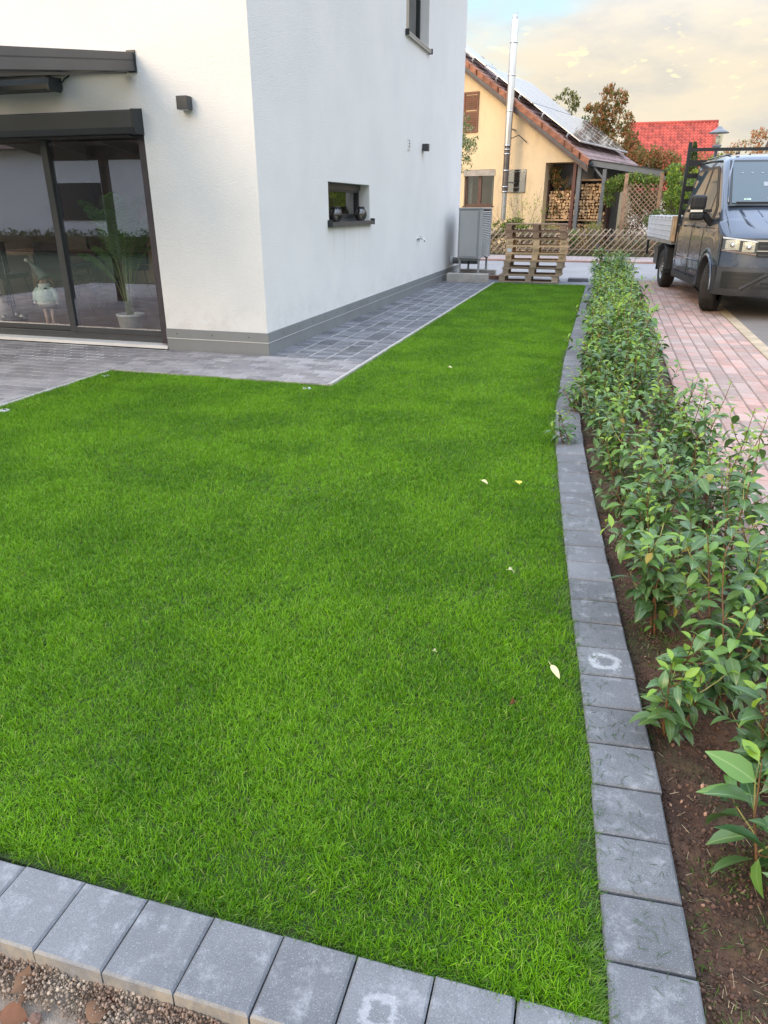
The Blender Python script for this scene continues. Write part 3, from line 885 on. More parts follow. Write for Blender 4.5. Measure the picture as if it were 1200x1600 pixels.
# rain splash near the ground and faint darker streaks fading downwards from the window sill
c = t.mix(t.math('MULTIPLY', t.math('MULTIPLY', t.ramp(sp_w.outputs[2], .62, .22), t.ramp(t.noise(6, 5, .7, w), .42, .66)), .30), c, (.56, .53, .48))
sill_streak = t.math('MULTIPLY', t.math('MULTIPLY', t.ramp(sp_w.outputs[2], .55, 1.15), t.ramp(sp_w.outputs[2], 1.22, 1.19)), t.ramp(t.noise(9, 3, .6, w, (1, 1, .06)), .50, .68))
sill_streak = t.math('MULTIPLY', sill_streak, t.math('MULTIPLY', t.ramp(sp_w.outputs[1], 8.5, 8.62), t.ramp(sp_w.outputs[1], 10.32, 10.2)))
c = t.mix(t.math('MULTIPLY', sill_streak, .28), c, (.50, .49, .47))
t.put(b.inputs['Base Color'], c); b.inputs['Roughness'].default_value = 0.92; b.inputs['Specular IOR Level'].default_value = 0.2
hgt = t.math('ADD', t.noise(75, 4, 0.6, w), t.math('MULTIPLY', t.noise(210, 2, 0.6, w), 0.6))
t.put(b.inputs['Normal'], t.bump(hgt, 0.9, 0.008)); MATS['white render'] = stucco
darkroom = mat('dark interior wall', (0.34, 0.27, 0.22), 0.8, 0, 0.1, 2)

def wall_holes(mb, to3, W0, W1, H0, H1, holes, depth):
    """wall face with rectangular openings and their reveals; to3(u, z, d) gives the 3-D point d behind the face"""
    us = sorted({W0, W1, *[h[0] for h in holes], *[h[1] for h in holes]})
    zs = sorted({H0, H1, *[h[2] for h in holes], *[h[3] for h in holes]})
    for i in range(len(us) - 1):
        for j in range(len(zs) - 1):
            um, zm = (us[i] + us[i + 1]) / 2, (zs[j] + zs[j + 1]) / 2
            if any(h[0] < um < h[1] and h[2] < zm < h[3] for h in holes): continue
            for d in (0, depth):
                mb.add([to3(us[i], zs[j], d), to3(us[i + 1], zs[j], d), to3(us[i + 1], zs[j + 1], d), to3(us[i], zs[j + 1], d)], [(0, 1, 2, 3)])
    for (a, b_, c, d) in holes:
        q = [(a, c), (b_, c), (b_, d), (a, d)]
        for k in range(4):
            p, r = q[k], q[(k + 1) % 4]
            mb.add([to3(p[0], p[1], 0), to3(r[0], r[1], 0), to3(r[0], r[1], depth), to3(p[0], p[1], depth)], [(0, 1, 2, 3)])

house = thing('white_house', 'tall white rendered new house with dark grey windows and grey plinth', 'house', (CX, CY, 0))
L = lambda x, y, z=0: (x - CX, y - CY, z)
DOOR = (-8.3, -4.42, 0.035, 2.24)
WIN1 = (8.60, 10.20, 1.235, 1.685)
WIN2 = (12.05, 13.50, 3.80, 5.2)
mb = MB()
F3 = lambda u, z, d: (u - CX, d, z)
S3 = lambda u, z, d: (-d, u - CY, z)
wall_holes(mb, F3, -9.8, CX, 0.0, 6.3, [DOOR], 0.22)
wall_holes(mb, S3, CY, 16.72, 0.0, 6.3, [WIN1, WIN2], 0.22)
mb.add([L(-9.8, 16.72, 0), L(CX, 16.72, 0), L(CX, 16.72, 6.3), L(-9.8, 16.72, 6.3)], [(0, 1, 2, 3)])
WALL_L = lambda u, z, d: (-9.8 - CX + d, u - CY, z)
wall_holes(mb, WALL_L, CY, 16.72, 0.0, 6.3, [(7.1, 9.9, .1, 2.45)], 0.22)  # unseen opening, added to let daylight into the room behind the patio door
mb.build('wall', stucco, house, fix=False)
MB().box(-10.2 - CX, 0.45, -0.45, 10.5, 6.3, 6.5).build('roof', anthracite, house)
# rooms
mb = MB()
fl = mat('brown tile floor', (0.19, 0.125, 0.10), 0.35, 0, 0.15, 2.5)
mb.box(-9.57 - CX, -0.23, 0.23, 6.0, 0.0, 0.045); mb.build('room_floor', fl, house)
mb = MB()
mb.box(-9.57 - CX, -0.23, 5.9, 6.0, 0.05, 2.6); mb.box(-9.57 - CX, -0.23, 0.23, 6.0, 2.6, 2.7)
mb.build('room_wall', darkroom, house)
# ---- plinth: lower and upper panels with a pale seam between
def plinth():
    for i, (a, b_) in enumerate(((0.0, 3.0), (3.0, 5.9), (5.9, 8.4), (8.4, 9.99))):
        MB().box(0.0, 0.012, a + .003, b_ - .003, -0.02, 0.120).build('plinth_panel', greyplinth, house)
        MB().box(0.0, 0.020, a + .003, b_ - .003, 0.130, 0.222).build('plinth_panel', greyplinth, house)
    MB().box(-1.168, 0.012, -0.012, 0.0, -0.02, 0.120).build('plinth_panel', greyplinth, house)
    MB().box(-1.168, 0.020, -0.020, 0.0, 0.130, 0.222).build('plinth_panel', greyplinth, house)
    mb = MB(); mb.box(0.0, 0.016, 0, 9.99, 0.121, 0.129); mb.box(-1.168, 0.016, -0.016, 0.0, 0.1212, 0.1292)
    mb.build('seal_strip', seam_white, house)
    mb = MB()
    for k in range(22):
        y = 0.35 + k * 0.42; mb.lathe([(0.006, 0.0), (0.006, 0.003), (0, 0.003)], 8, (0.020, y, 0.175), 'X')
    for k in range(3): mb.lathe([(0, -0.003), (0.006, -0.003), (0.006, 0.0)], 8, (-0.2 - k * 0.42, -0.020, 0.175), 'Y')
    mb.build('plinth_screw', anth_dark, house, kind='stuff')
plinth()

# ---- patio door
glass_door = glass_mat('door glass', (0.97, 0.98, 0.97), 0.19, 0.004, (0.88, 0.90, 1.0))
def patio_door():
    x0, x1, z0, z1 = DOOR
    y = 0.12        # frame face this far behind the wall face
    def bx(a, b_, c, d, ya=y, yb=y + 0.07): return MB().box(a - CX, b_ - CX, ya, yb, c, d)
    fr = bx(x0, x1, z0, z0 + 0.075)
    fr.box(x0 - CX, x1 - CX, y, y + .07, z1 - 0.15, z1)
    fr.box(x1 - 0.06 - CX, x1 - CX, y, y + .07, z0 + .075, z1 - .15); fr.box(x0 - CX, x0 + 0.06 - CX, y, y + .07, z0 + .075, z1 - .15)
    fo = fr.build('door_frame', anthracite, house); bevel(fo, 0.004)
    # sliding leaf on the right, fixed leaf next to it
    for (a, b_, off) in ((-5.735, -4.485, 0.0), (-7.03, -5.66, 0.045), (-8.24, -6.95, 0.0)):
        yy = y - 0.012 + off
        leaf = MB(); w_ = 0.078
        leaf.box(a - CX, a + w_ - CX, yy, yy + .055, z0 + .078, z1 - .152); leaf.box(b_ - w_ - CX, b_ - CX, yy, yy + .055, z0 + .078, z1 - .152)
        leaf.box(a + w_ - CX, b_ - w_ - CX, yy + .001, yy + .054, z0 + .078, z0 + .135); leaf.box(a + w_ - CX, b_ - w_ - CX, yy + .001, yy + .054, z1 - .20, z1 - .152)
        lo = leaf.build('door_leaf', anthracite, house); bevel(lo, 0.003)
        MB().box(a + w_ - CX, b_ - w_ - CX, yy + .022, yy + .030, z0 + .135, z1 - .20).build('pane', glass_door, lo)
        MB().box(a + w_ + .01 - CX, b_ - w_ - .01 - CX, yy + .004, yy + .016, z0 + .1352, z0 + .141).build('glazing_bead', alu, lo)
    # guide rail of the shutter, sill
    MB().box(x1 - 0.085 - CX, x1 - .001 - CX, 0.02, 0.085, z0 + .02, z1 - .14).build('shutter_guide', mat('violet grey metal', (0.06, 0.052, 0.062), 0.45, 0.2), house)
    MB().box(x0 - CX, x1 - .003 - CX, -0.025, 0.12, z0 - 0.028, z0 + 0.004).build('door_sill', mat('white sill', (0.75, 0.75, 0.73), 0.45, 0.1, 0.04), house)
    # shutter box
    bxp = [(0.0, 2.262), (-0.155, 2.245), (-0.165, 2.235), (-0.165, 2.10), (-0.13, 2.05), (0.0, 2.05)]
    mb = MB().prism(bxp, 'X', -8.35 - CX, -4.425 - CX)
    sb = mb.build('shutter_box', anthracite, house); bevel(sb, 0.003)
    MB().prism([(0.0, 2.268), (-0.17, 2.25), (-0.172, 2.10), (-0.14, 2.045), (0.0, 2.045)], 'X', -4.4245 - CX, -4.41 - CX).build('shutter_box_cap', anth_dark, house)
    MB().box(x0 - CX, x1 - .1 - CX, -.09, -0.03, 2.032, 2.049).build('shutter_slot', black, house)
patio_door()

def small_window(d, name_kind):
    a, b_, c, e = d
    dep = 0.15
    fr = MB()
    w_ = 0.055
    yb, ye = a - CY, b_ - CY
    fr.box(-dep - .06, -dep, yb, ye, c, c + w_); fr.box(-dep - .06, -dep, yb, ye, e - w_ - .01, e)
    fr.box(-dep - .06, -dep, yb, yb + w_, c + w_, e - w_ - .01); fr.box(-dep - .06, -dep, ye - w_, ye, c + w_, e - w_ - .01)
    fo = fr.build('window', anthracite, house); bevel(fo, 0.003)
    sash = MB(); s = 0.045
    y0, y1, z0, z1 = yb + w_ - .012, ye - w_ + .012, c + w_ - .012, e - w_ + .002
    sash.box(-dep - .05, -dep + .012, y0, y0 + s, z0, z1); sash.box(-dep - .05, -dep + .012, y1 - s, y1, z0, z1)
    sash.box(-dep - .05, -dep + .011, y0 + s, y1 - s, z0, z0 + s); sash.box(-dep - .05, -dep + .011, y0 + s, y1 - s, z1 - s, z1)
    so = sash.build('sash', anth_dark, fo); bevel(so, 0.003)
    MB().box(-dep - .03, -dep - .022, y0 + s, y1 - s, z0 + s, z1 - s).build('pane', MATS['window glass'], fo)
    # sill with upturned end caps
    sl = MB().box(-dep, 0.055, yb - .0, ye + .0, c - 0.012, c + .004)
    sl.box(0.0, 0.056, yb - .035, ye + .035, c - .045, c + .0045) if name_kind == 'dark' else sl.box(0.0, 0.046, yb - .02, ye + .02, c - .040, c + .0045)
    m_ = MATS['dark sill'] if name_kind == 'dark' else MATS['light sill']
    sill = sl.build('sill', m_, fo)
    for yy in (yb - .047, ye + .035):
        MB().box(-0.0, 0.062, yy, yy + .012, c - .048, c + .030).build('sill_cap', anth_dark, fo)
    return fo
glass_mat('window glass', (0.85, 0.88, 0.88), 0.10, 0.004)
mat('dark sill', (0.10, 0.10, 0.105), 0.35, 0.3, 0.05)
mat('light sill', (0.42, 0.42, 0.41), 0.35, 0.4, 0.05)
w1 = small_window(WIN1, 'dark')
w2 = small_window(WIN2, 'light')
MB().box(-0.149, -0.13, WIN1[0] - CY + .002, WIN1[1] - CY - .002, WIN1[3] - 0.07, WIN1[3] - .003).build('blind_rail', anth_warm, w1)
# upper floor room behind the upper window
mb = MB(); mb.box(-4.0, -0.23, 4.6, 4.7, 2.9, 5.6); mb.box(-4.0, -.23, 8, 8.1, 2.9, 5.6); mb.box(-4.0, -3.9, 4.7, 8, 2.9, 5.6); mb.box(-4, -.23, 4.7, 8, 2.85, 2.9); mb.box(-4, -.23, 4.7, 8, 5.6, 5.65)
mb.build('upper_room', darkroom, house)

# lanterns on the sill
wire_m = mat('dark wire basket', (0.035, 0.033, 0.032), 0.5, 0.3, 0.2, 20)
def lantern(y, lab, s=1.0):
    r = thing('sill_lantern', lab, 'lantern', (CX - 0.045, y, WIN1[2] + 0.006), group='round lanterns on the window sill')
    prof = [(0.0, 0.0), (.045, 0.0), (.047, .006), (.068, .03), (.082, .065), (.083, .09), (.072, .125), (.052, .150), (.050, .155)]
    prof = [(a * s, b * s) for a, b in prof]
    body = MB().lathe(prof, 20).build('bowl', MATS['smoked glass'], r)
    wr = MB()
    for k in range(14):
        for sg in (1, -1):
            pts = []
            for i, (a, b) in enumerate(prof[1:-1]):
                an = 2 * PI * k / 14 + sg * i * 0.18; pts.append(((a + .002) * math.cos(an), (a + .002) * math.sin(an), b))
            wr.tube(pts, 0.0016, 4, False)
    wr.build('wire_cage', wire_m, r, kind='stuff')
    MB().lathe([(.050 * s, .150 * s), (.056 * s, .152 * s), (.056 * s, .172 * s), (.048 * s, .175 * s), (.046 * s, .15 * s)], 20).build('rim', wire_m, r)
    MB().lathe([(.0, .006), (.024, .006), (.024, .07), (0, .07)], 14).build('candle', mat('candle wax', (0.7, 0.62, 0.48), 0.6), r)
    MB().tube([(.056 * s, 0, .165 * s), (.06 * s, 0, .15 * s), (.064 * s, 0, .12 * s)], .002, 5).build('handle', wire_m, r)
glass_mat('smoked glass', (0.45, 0.43, 0.42), 0.10, 0.1)
lantern(8.95, 'round dark wire lantern on the window sill, nearer to the house corner')
lantern(9.93, 'round dark wire lantern on the window sill, at its far end', 1.0)

def wall_lamp(p, rz, lab):
    r = thing('wall_lamp', lab, 'wall lamp', p, rz, 'cube wall lamps on the white house')
    o = MB().box(-.055, .055, -.105, -.008, -.055, .055).build('lamp_body', anthracite, r); bevel(o, 0.003)
    MB().box(-.045, .045, -.008, 0.0, -.045, .045).build('back_plate', anth_dark, r)
    MB().lathe([(.0, -.0575), (.033, -.0575), (.035, -.0552)], 16, (0, -.055, 0)).build('lens', MATS['pale cap'], r)
wall_lamp((-3.915, CY, 2.29), 0, 'black cube lamp on the cream lit front wall right of the patio door')
wall_lamp((CX, 13.22, 2.345), PI / 2, 'black cube lamp on the side wall beside the white vent')
# vent
r = thing('wall_vent', 'small white vent plate on the side wall left of the cube lamp', 'vent', (CX, 12.27, 2.33), PI / 2)
MB().box(-.055, .055, -.012, 0, -.085, .085).build('plate', mat('white plastic', (0.78, 0.78, 0.78), 0.5, 0, .03), r)
for i in range(6): MB().box(-.028, .028, -.020, -.012, -.06 + i * .021, -.051 + i * .021).build('slat', anthracite if i % 2 else MATS['white plastic'], r)
# tap
r = thing('water_tap', 'chrome outdoor water tap low on the white side wall', 'tap', (CX, 12.95, 0.90), PI / 2)
MB().lathe([(.0, -.012), (.030, -.012), (.032, 0)], 14, (0, 0, 0), 'Y').build('flange', steel, r)
MB().tube([(0, 0, 0), (0, -.10, 0), (0, -.125, -.012), (0, -.13, -.05)], .012, 8).build('spout', steel, r)
MB().tube([(0, -.06, 0), (0, -.06, .035)], .007, 6).box(-.035, .035, -.068, -.052, .035, .045).build('handle', steel, r)
MB().tube([(0, -.03, 0), (.0, -.035, -.05)], .008, 6).build('drain', steel, r)

# ---- pergola ------------------------------------------------------------------
def pergola():
    r = thing('pergola', 'dark grey aluminium pergola roof fixed above the patio door', 'pergola', (-4.42, CY, 0))
    s = math.tan(R(8)); y1 = -3.3
    def rafter(x, w_, name='rafter'):
        pr = [(0, 2.725), (y1, 2.725 + s * y1), (y1, 2.575 + s * y1), (0, 2.575)]
        o = MB().prism(pr, 'X', x - w_, x).build(name, anth_warm, r); bevel(o, .003)
        return o
    ra = rafter(0, 0.06)
    MB().prism([(-.01, 2.665), (y1, 2.665 + s * y1), (y1, 2.655 + s * y1), (-.01, 2.655)], 'X', 0.0, 0.0012).build('groove', anth_dark, ra)
    MB().box(-.075, .012, -.018, 0.0, 2.56, 2.74).build('end_plate', anthracite, ra)
    for z in (2.60, 2.65, 2.70): MB().lathe([(0, .016), (.006, .015), (.006, .012)], 8, (0, -.01, z), 'X').build('screw', black, ra)
    for i in range(1, 6): rafter(-i * 0.82, 0.05)
    # roof panels: one between each pair of rafters
    pm = glass_mat('smoked roof glass', (0.58, 0.60, 0.60), 0.06, 0.05)
    for i in range(5):
        xa, xb = -i * 0.82 - .06, -(i + 1) * 0.82
        mb = MB().add([(xa, 0, 2.705), (xb, 0, 2.705), (xb, y1, 2.705 + s * y1), (xa, y1, 2.705 + s * y1), (xa, 0, 2.697), (xb, 0, 2.697), (xb, y1, 2.697 + s * y1), (xa, y1, 2.697 + s * y1)],
                      [(0, 1, 2, 3), (7, 6, 5, 4), (0, 3, 7, 4), (1, 5, 6, 2), (0, 4, 5, 1), (3, 2, 6, 7)])
        mb.build('roof_panel', pm, r)
    z = 2.725 + s * y1
    bevel(MB().box(-4.2, .0, y1 - .12, y1, z - .19, z + .01).build('gutter', anth_warm, r), .004)
    for x in (-.12, -3.2, -4.2): bevel(MB().box(x, x + .11, y1 - .115, y1 - .005, 0, z - .19).build('post', anth_warm, r), .004)
    mb = MB().box(-4.2, -.075, -.06, 0.0, 2.58, 2.69); mb.build('wall_plate', anth_warm, r)
    # inner rail under the roof slope, seen from below
    rp = [(-.05, 2.560), (y1, 2.560 + s * y1), (y1, 2.52 + s * y1), (-.05, 2.55)]
    MB().prism(rp, 'X', -.16, -.065).build('inner_rail', anth_warm, r)
    return r
pergola()
# awning cassette
r = thing('awning_cassette', 'black wedge shaped awning cassette hanging under the pergola', 'awning', (-5.27, CY, 2.49))
o = MB().prism([(-.02, .055), (-.16, .045), (-.20, -.01), (-.20, -.055), (-.05, -.06), (-.02, -.03)], 'X', -3.0, 0).build('cassette', anth_dark, r); bevel(o, .004)
MB().prism([(-.015, .06), (-.17, .05), (-.21, -.01), (-.21, -.065), (-.04, -.068), (-.015, -.03)], 'X', 0.0, .02).build('end_cap', anthracite, r)
for x in (-.15, -1.5, -2.8): MB().box(x, x + .05, -.02, 0.0, -.05, .10).build('bracket', black, r)
MB().tube([(.02, -.05, .03), (.05, -.04, .02), (.06, -.02, .05), (.10, -.01, .07), (.12, -.01, .09)], .006, 6).build('cable', black, r)

# ---- things in the room ---------------------------------------------------------
wood_dk = mat('dark table wood', (0.16, 0.10, 0.06), 0.5, 0, 0.2, 6)
r = thing('dining_table', 'dark wooden dining table deep inside the room behind the patio door', 'table', (-8.0, 9.6, .05))
MB().cbox(-.95, .95, -.45, .45, .71, .75).build('tabletop', wood_dk, r)
for sx in (-1, 1):
    for sy in (-1, 1): MB().box(sx * .85 - .04, sx * .85 + .04, sy * .36 - .04, sy * .36 + .04, 0, .71).build('leg', black, r)
fab = mat('charcoal chair fabric', (0.035, 0.033, 0.035), 0.85)
def chair(x, y, rz, lab):
    r = thing('dining_chair', lab, 'chair', (x, y, .05), rz, 'chairs at the dining table')
    bevel(MB().box(-.23, .23, -.23, .23, .42, .49).build('seat', fab, r), .02)
    bevel(MB().box(-.23, .23, .19, .25, .50, .92).build('backrest', fab, r), .02)
    for sx in (-1, 1):
        for sy in (-1, 1): MB().tube([(sx * .17, sy * .17, .42), (sx * .21, sy * .21, 0)], .012, 6).build('leg', black, r)
chair(-7.3, 8.75, PI, 'charcoal dining chair nearest the patio glass, in front of the table')
chair(-8.3, 8.75, PI + .1, 'charcoal dining chair left of the nearest one, facing the table')
chair(-7.4, 10.4, 0, 'charcoal dining chair behind the table on its right')
chair(-8.5, 10.4, .1, 'charcoal dining chair behind the table on its left')
# gnome
def gnome():
    r = thing('gnome_figure', 'standing cloth gnome with green coat, striped scarf and tall pointed hat behind the glass', 'figurine', (-6.28, 7.17, .05), 0.25)
    tan = mat('tan felt', (0.66, 0.46, 0.38), 0.9, 0, .1, 20); grn = mat('sage cloth', (0.58, 0.72, 0.64), 0.9, 0, .1, 30)
    fur = mat('cream fur', (0.62, 0.60, 0.52), 0.95, 0, .12, 60, .006, 90); skin = mat('cloth face', (0.45, 0.33, 0.24), .9)
    for s in (-1, 1):
        MB().tube([(s * .038, 0, .03), (s * .036, 0, .12), (s * .045, 0, .30)], [.020, .017, .02], 8).build('leg', tan, r)
        MB().lathe([(0, -.03), (.03, -.028), (.042, -.005), (.036, .02), (.0, .034)], 12, (s * .042, -.012, .03)).build('boot', fur, r)
    MB().lathe([(0, .26), (.085, .265), (.10, .285), (.098, .31), (.0, .32)], 18).build('skirt_trim', mat('brown fur', (.22, .17, .12), .95, 0, .1, 60), r)
    MB().lathe([(.102, .305), (.112, .32), (.108, .335), (.10, .34)], 18).build('hem', fur, r)
    MB().lathe([(.10, .33), (.118, .37), (.105, .44), (.070, .50), (.045, .525), (0, .53)], 18).build('coat', grn, r)
    for s in (-1, 1):
        MB().tube([(s * .075, 0, .485), (s * .115, -.01, .43), (s * .13, -.02, .35)], [.03, .034, .026], 8).build('sleeve', grn, r)
        MB().lathe([(0, -.03), (.02, -.02), (.022, 0), (0, .02)], 8, (s * .132, -.022, .335)).build('mitten', fur, r)
    MB().lathe([(0, .52), (.045, .525), (.052, .56), (.045, .60), (.02, .62)], 14).build('head', skin, r)
    MB().lathe([(0, -.014), (.013, -.005), (.013, .005), (0, .014)], 8, (0, -.055, .565)).build('nose', tan, r)
    MB().lathe([(.06, .505), (.066, .52), (.06, .538), (.048, .54)], 14).build('scarf', seam_white, r)
    for i in range(4): MB().box(.028, .056, -.085 + i * .002, -.075 + i * .002, .40 + i * .028, .416 + i * .028).build('scarf_stripe', anth_dark if i % 2 else seam_white, r)
    MB().tube([(0.01, 0, .595), (-.01, 0, .64), (-.05, 0, .69), (-.10, 0, .745), (-.15, 0, .79)], [.072, .055, .036, .02, .010], 12).build('hat', mat('grey green felt', (.16, .20, .18), .9), r)
    MB().lathe([(0, -.024), (.018, -.014), (.024, 0), (.018, .014), (0, .024)], 10, (-.16, 0, .795)).build('bobble', fur, r)
    for s in (-1, 1):
        m_ = MB()
        for k in range(9): m_.tube([(s * .045, 0, .58), (s * (.08 + .006 * k), .01 * (k % 3 - 1), .60 - .008 * k), (s * (.115 - .002 * k), 0.01 * (k % 2), .585 - .012 * k)], .006, 5)
        m_.build('pigtail', mat('brown yarn', (.20, .12, .07), .95), r)
gnome()
# palm
def palm():
    r = thing('potted_palm', 'green palm in a white ribbed pot behind the right hand glass pane', 'potted plant', (-5.22, 7.25, .05))
    MB().lathe([(0, 0), (.115, 0), (.12, .01), (.15, .20), (.158, .205), (.158, .23), (.14, .23), (.135, .19), (0, .19)], 24).build('pot', mat('white pot', (.62, .63, .63), .5), r)
    rng = random.Random(2); gm = leaf_mat('palm green', (.05, .13, .03), (.14, .24, .06), .5, .25)
    st = MB()
    for i in range(17):
        a = 2 * PI * i / 17 + rng.uniform(-.2, .2); H = rng.uniform(.9, 2.0); out = rng.uniform(.25, .6)
        pts = []
        for k in range(8):
            t_ = k / 7; pts.append(Vector((math.cos(a) * out * t_ ** 1.8 * 1.1 + .03 * math.cos(a), math.sin(a) * out * t_ ** 1.8 * .7 + .03 * math.sin(a), .19 + H * (t_ - .34 * t_ ** 3))))
        st.tube(pts, [.008 - .0008 * k for k in range(8)], 5)
        fr = MB()
        for k in range(24):
            t_ = .38 + .62 * k / 24; q = t_ * 7; j = min(6, int(q)); p = pts[j].lerp(pts[j + 1], q - j)
            d = (pts[j + 1] - pts[j]).normalized(); sd = d.cross(Vector((0, 0, 1))).normalized(); L_ = .20 * math.sin(PI * (.15 + .8 * (k / 24)))
            for s in (-1, 1):
                tip = p + sd * s * L_ * .8 + d * L_ * .6 - Vector((0, 0, L_ * .35)); mid = p.lerp(tip, .5) + Vector((0, 0, .012)); w_ = d * .008
                fr.add([p - w_, p + w_, mid + w_ * 1.3, mid - w_ * 1.3, tip], [(0, 1, 2, 3), (3, 2, 4)])
        fr.build('frond', gm, r, fix=False)
    st.build('stems', mat('palm stem', (.22, .26, .08), .6), r)
palm()
# folded trolley / heater seen at the left pane
r = thing('drum_trolley', 'low round tool drum on a trolley on the room floor at the left pane', 'trolley', (-7.35, 7.75, .05))
MB().lathe([(0, 0), (.16, 0), (.16, .05), (0, .05)], 18).build('base', black, r)
for a in (0, 2.1, 4.2): MB().lathe([(0, -.02), (.04, -.02), (.04, .02), (0, .02)], 12, (.13 * math.cos(a), .13 * math.sin(a), .04), 'Y').build('wheel', galv, r)
MB().tube([(0, 0, .05), (0, 0, .9)], .015, 8).build('pole', black, r)
r = thing('wood_sideboard', 'brown wooden sideboard inside the room behind the small side window', 'sideboard', (-4.6, 10.9, .05))
MB().box(-1.2, 1.1, -.25, .25, .05, 1.75).build('carcass', mat('sideboard wood', (.20, .13, .075), .5, 0, .2, 5, stretch=(1, 1, 6)), r)
for i in range(4): MB().box(-1.18 + i * .57, -.63 + i * .57, -.27, -.252, .08, 1.72).build('door', MATS['sideboard wood'], r)

# ---- heat pump ------------------------------------------------------------------
def heat_pump():
    r = thing('heat_pump', 'grey air source heat pump on a steel stand by the path end', 'heat pump', (-2.97, 15.22, 0))
    hm = mat('heat pump grey', (0.30, 0.305, 0.30), .45, .1, .05, 2); hl = mat('heat pump lighter grey', (0.40, 0.40, .39), .45, .1, .04, 2)
    W, D, z0, z1 = .47, 1.18, .44, 1.375
    bevel(MB().box(0, W - .045, 0, D, z0, z1).build('casing', hm, r), .012)
    bevel(MB().box(.035, W - .085, -.008, 0.0, z0 + .045, z1 - .035).build('side_panel', hl, r), .003)
    bevel(MB().box(-.012, W + .012, -.012, D + .012, z1 + .0, z1 + .03).build('lid', hl, r), .008)
    MB().box(W - .045, W - .030, .02, D - .02, z0 + .02, z1 - .01).build('fan_face', black, r)
    n = 26
    for i in range(n):
        z = z0 + .035 + i * (z1 - z0 - .05) / n
        MB().prism([(W - .030, z), (W + .012, z - .012), (W + .014, z - .006), (W - .028, z + .010)], 'Y', .015, D - .015).build('louvre', mat('pale louvre', (.62, .62, .60), .5, 0, .04), r)
    for y in (0.0, D - .018): MB().box(W - .044, W + .018, y, y + .018, z0, z1 - .001).build('corner_post', hl, r)
    # stand
    st = galv
    for y in (.06, D - .10):
        MB().box(.02, .06, y, y + .04, .17, z0 - .035).build('leg', st, r); MB().box(W - .06, W - .02, y, y + .04, .17, z0 - .035).build('leg', st, r)
        MB().box(.0, W, y - .002, y + .042, z0 - .034, z0 - .014).build('cross_rail', st, r)
        for x in (.06, W - .1): MB().box(x, x + .05, y + .005, y + .035, z0 - .014, z0).build('rubber_mount', black, r)
        for x in (.0, W - .08): MB().box(x, x + .08, y - .02, y + .06, .165, .172).build('foot_plate', st, r)
heat_pump()
for y, lab, w_ in ((15.10, 'pale concrete block carrying the near legs of the heat pump', .84), (16.25, 'pale concrete block carrying the far legs of the heat pump', .80)):
    o = MB().cbox(-w_ / 2, w_ / 2, -.06, .16, -.05, .165, .01).build('concrete_block', concrete, None, (-2.72, y, 0), label=lab, cat='concrete block', group='foundation blocks under the heat pump')
r = thing('insulated_pipe', 'thick grey pipe sleeve running from the house wall to the heat pump', 'pipe', (CX, 15.9, .36))
MB().lathe([(.065, 0), (.065, .62)], 16, (0, 0, 0), 'X').build('sleeve', mat('grey sleeve', (.24, .25, .25), .6), r)
MB().lathe([(.0, -.002), (.085, .0), (.085, .06), (.066, .062)], 16, (0, 0, 0), 'X').build('wall_collar', seam_white, r)
for x in (.2, .4): MB().lathe([(.067, x), (.070, x + .003), (.070, x + .02), (.067, x + .023)], 16, (0, 0, 0), 'X').build('band', black, r)

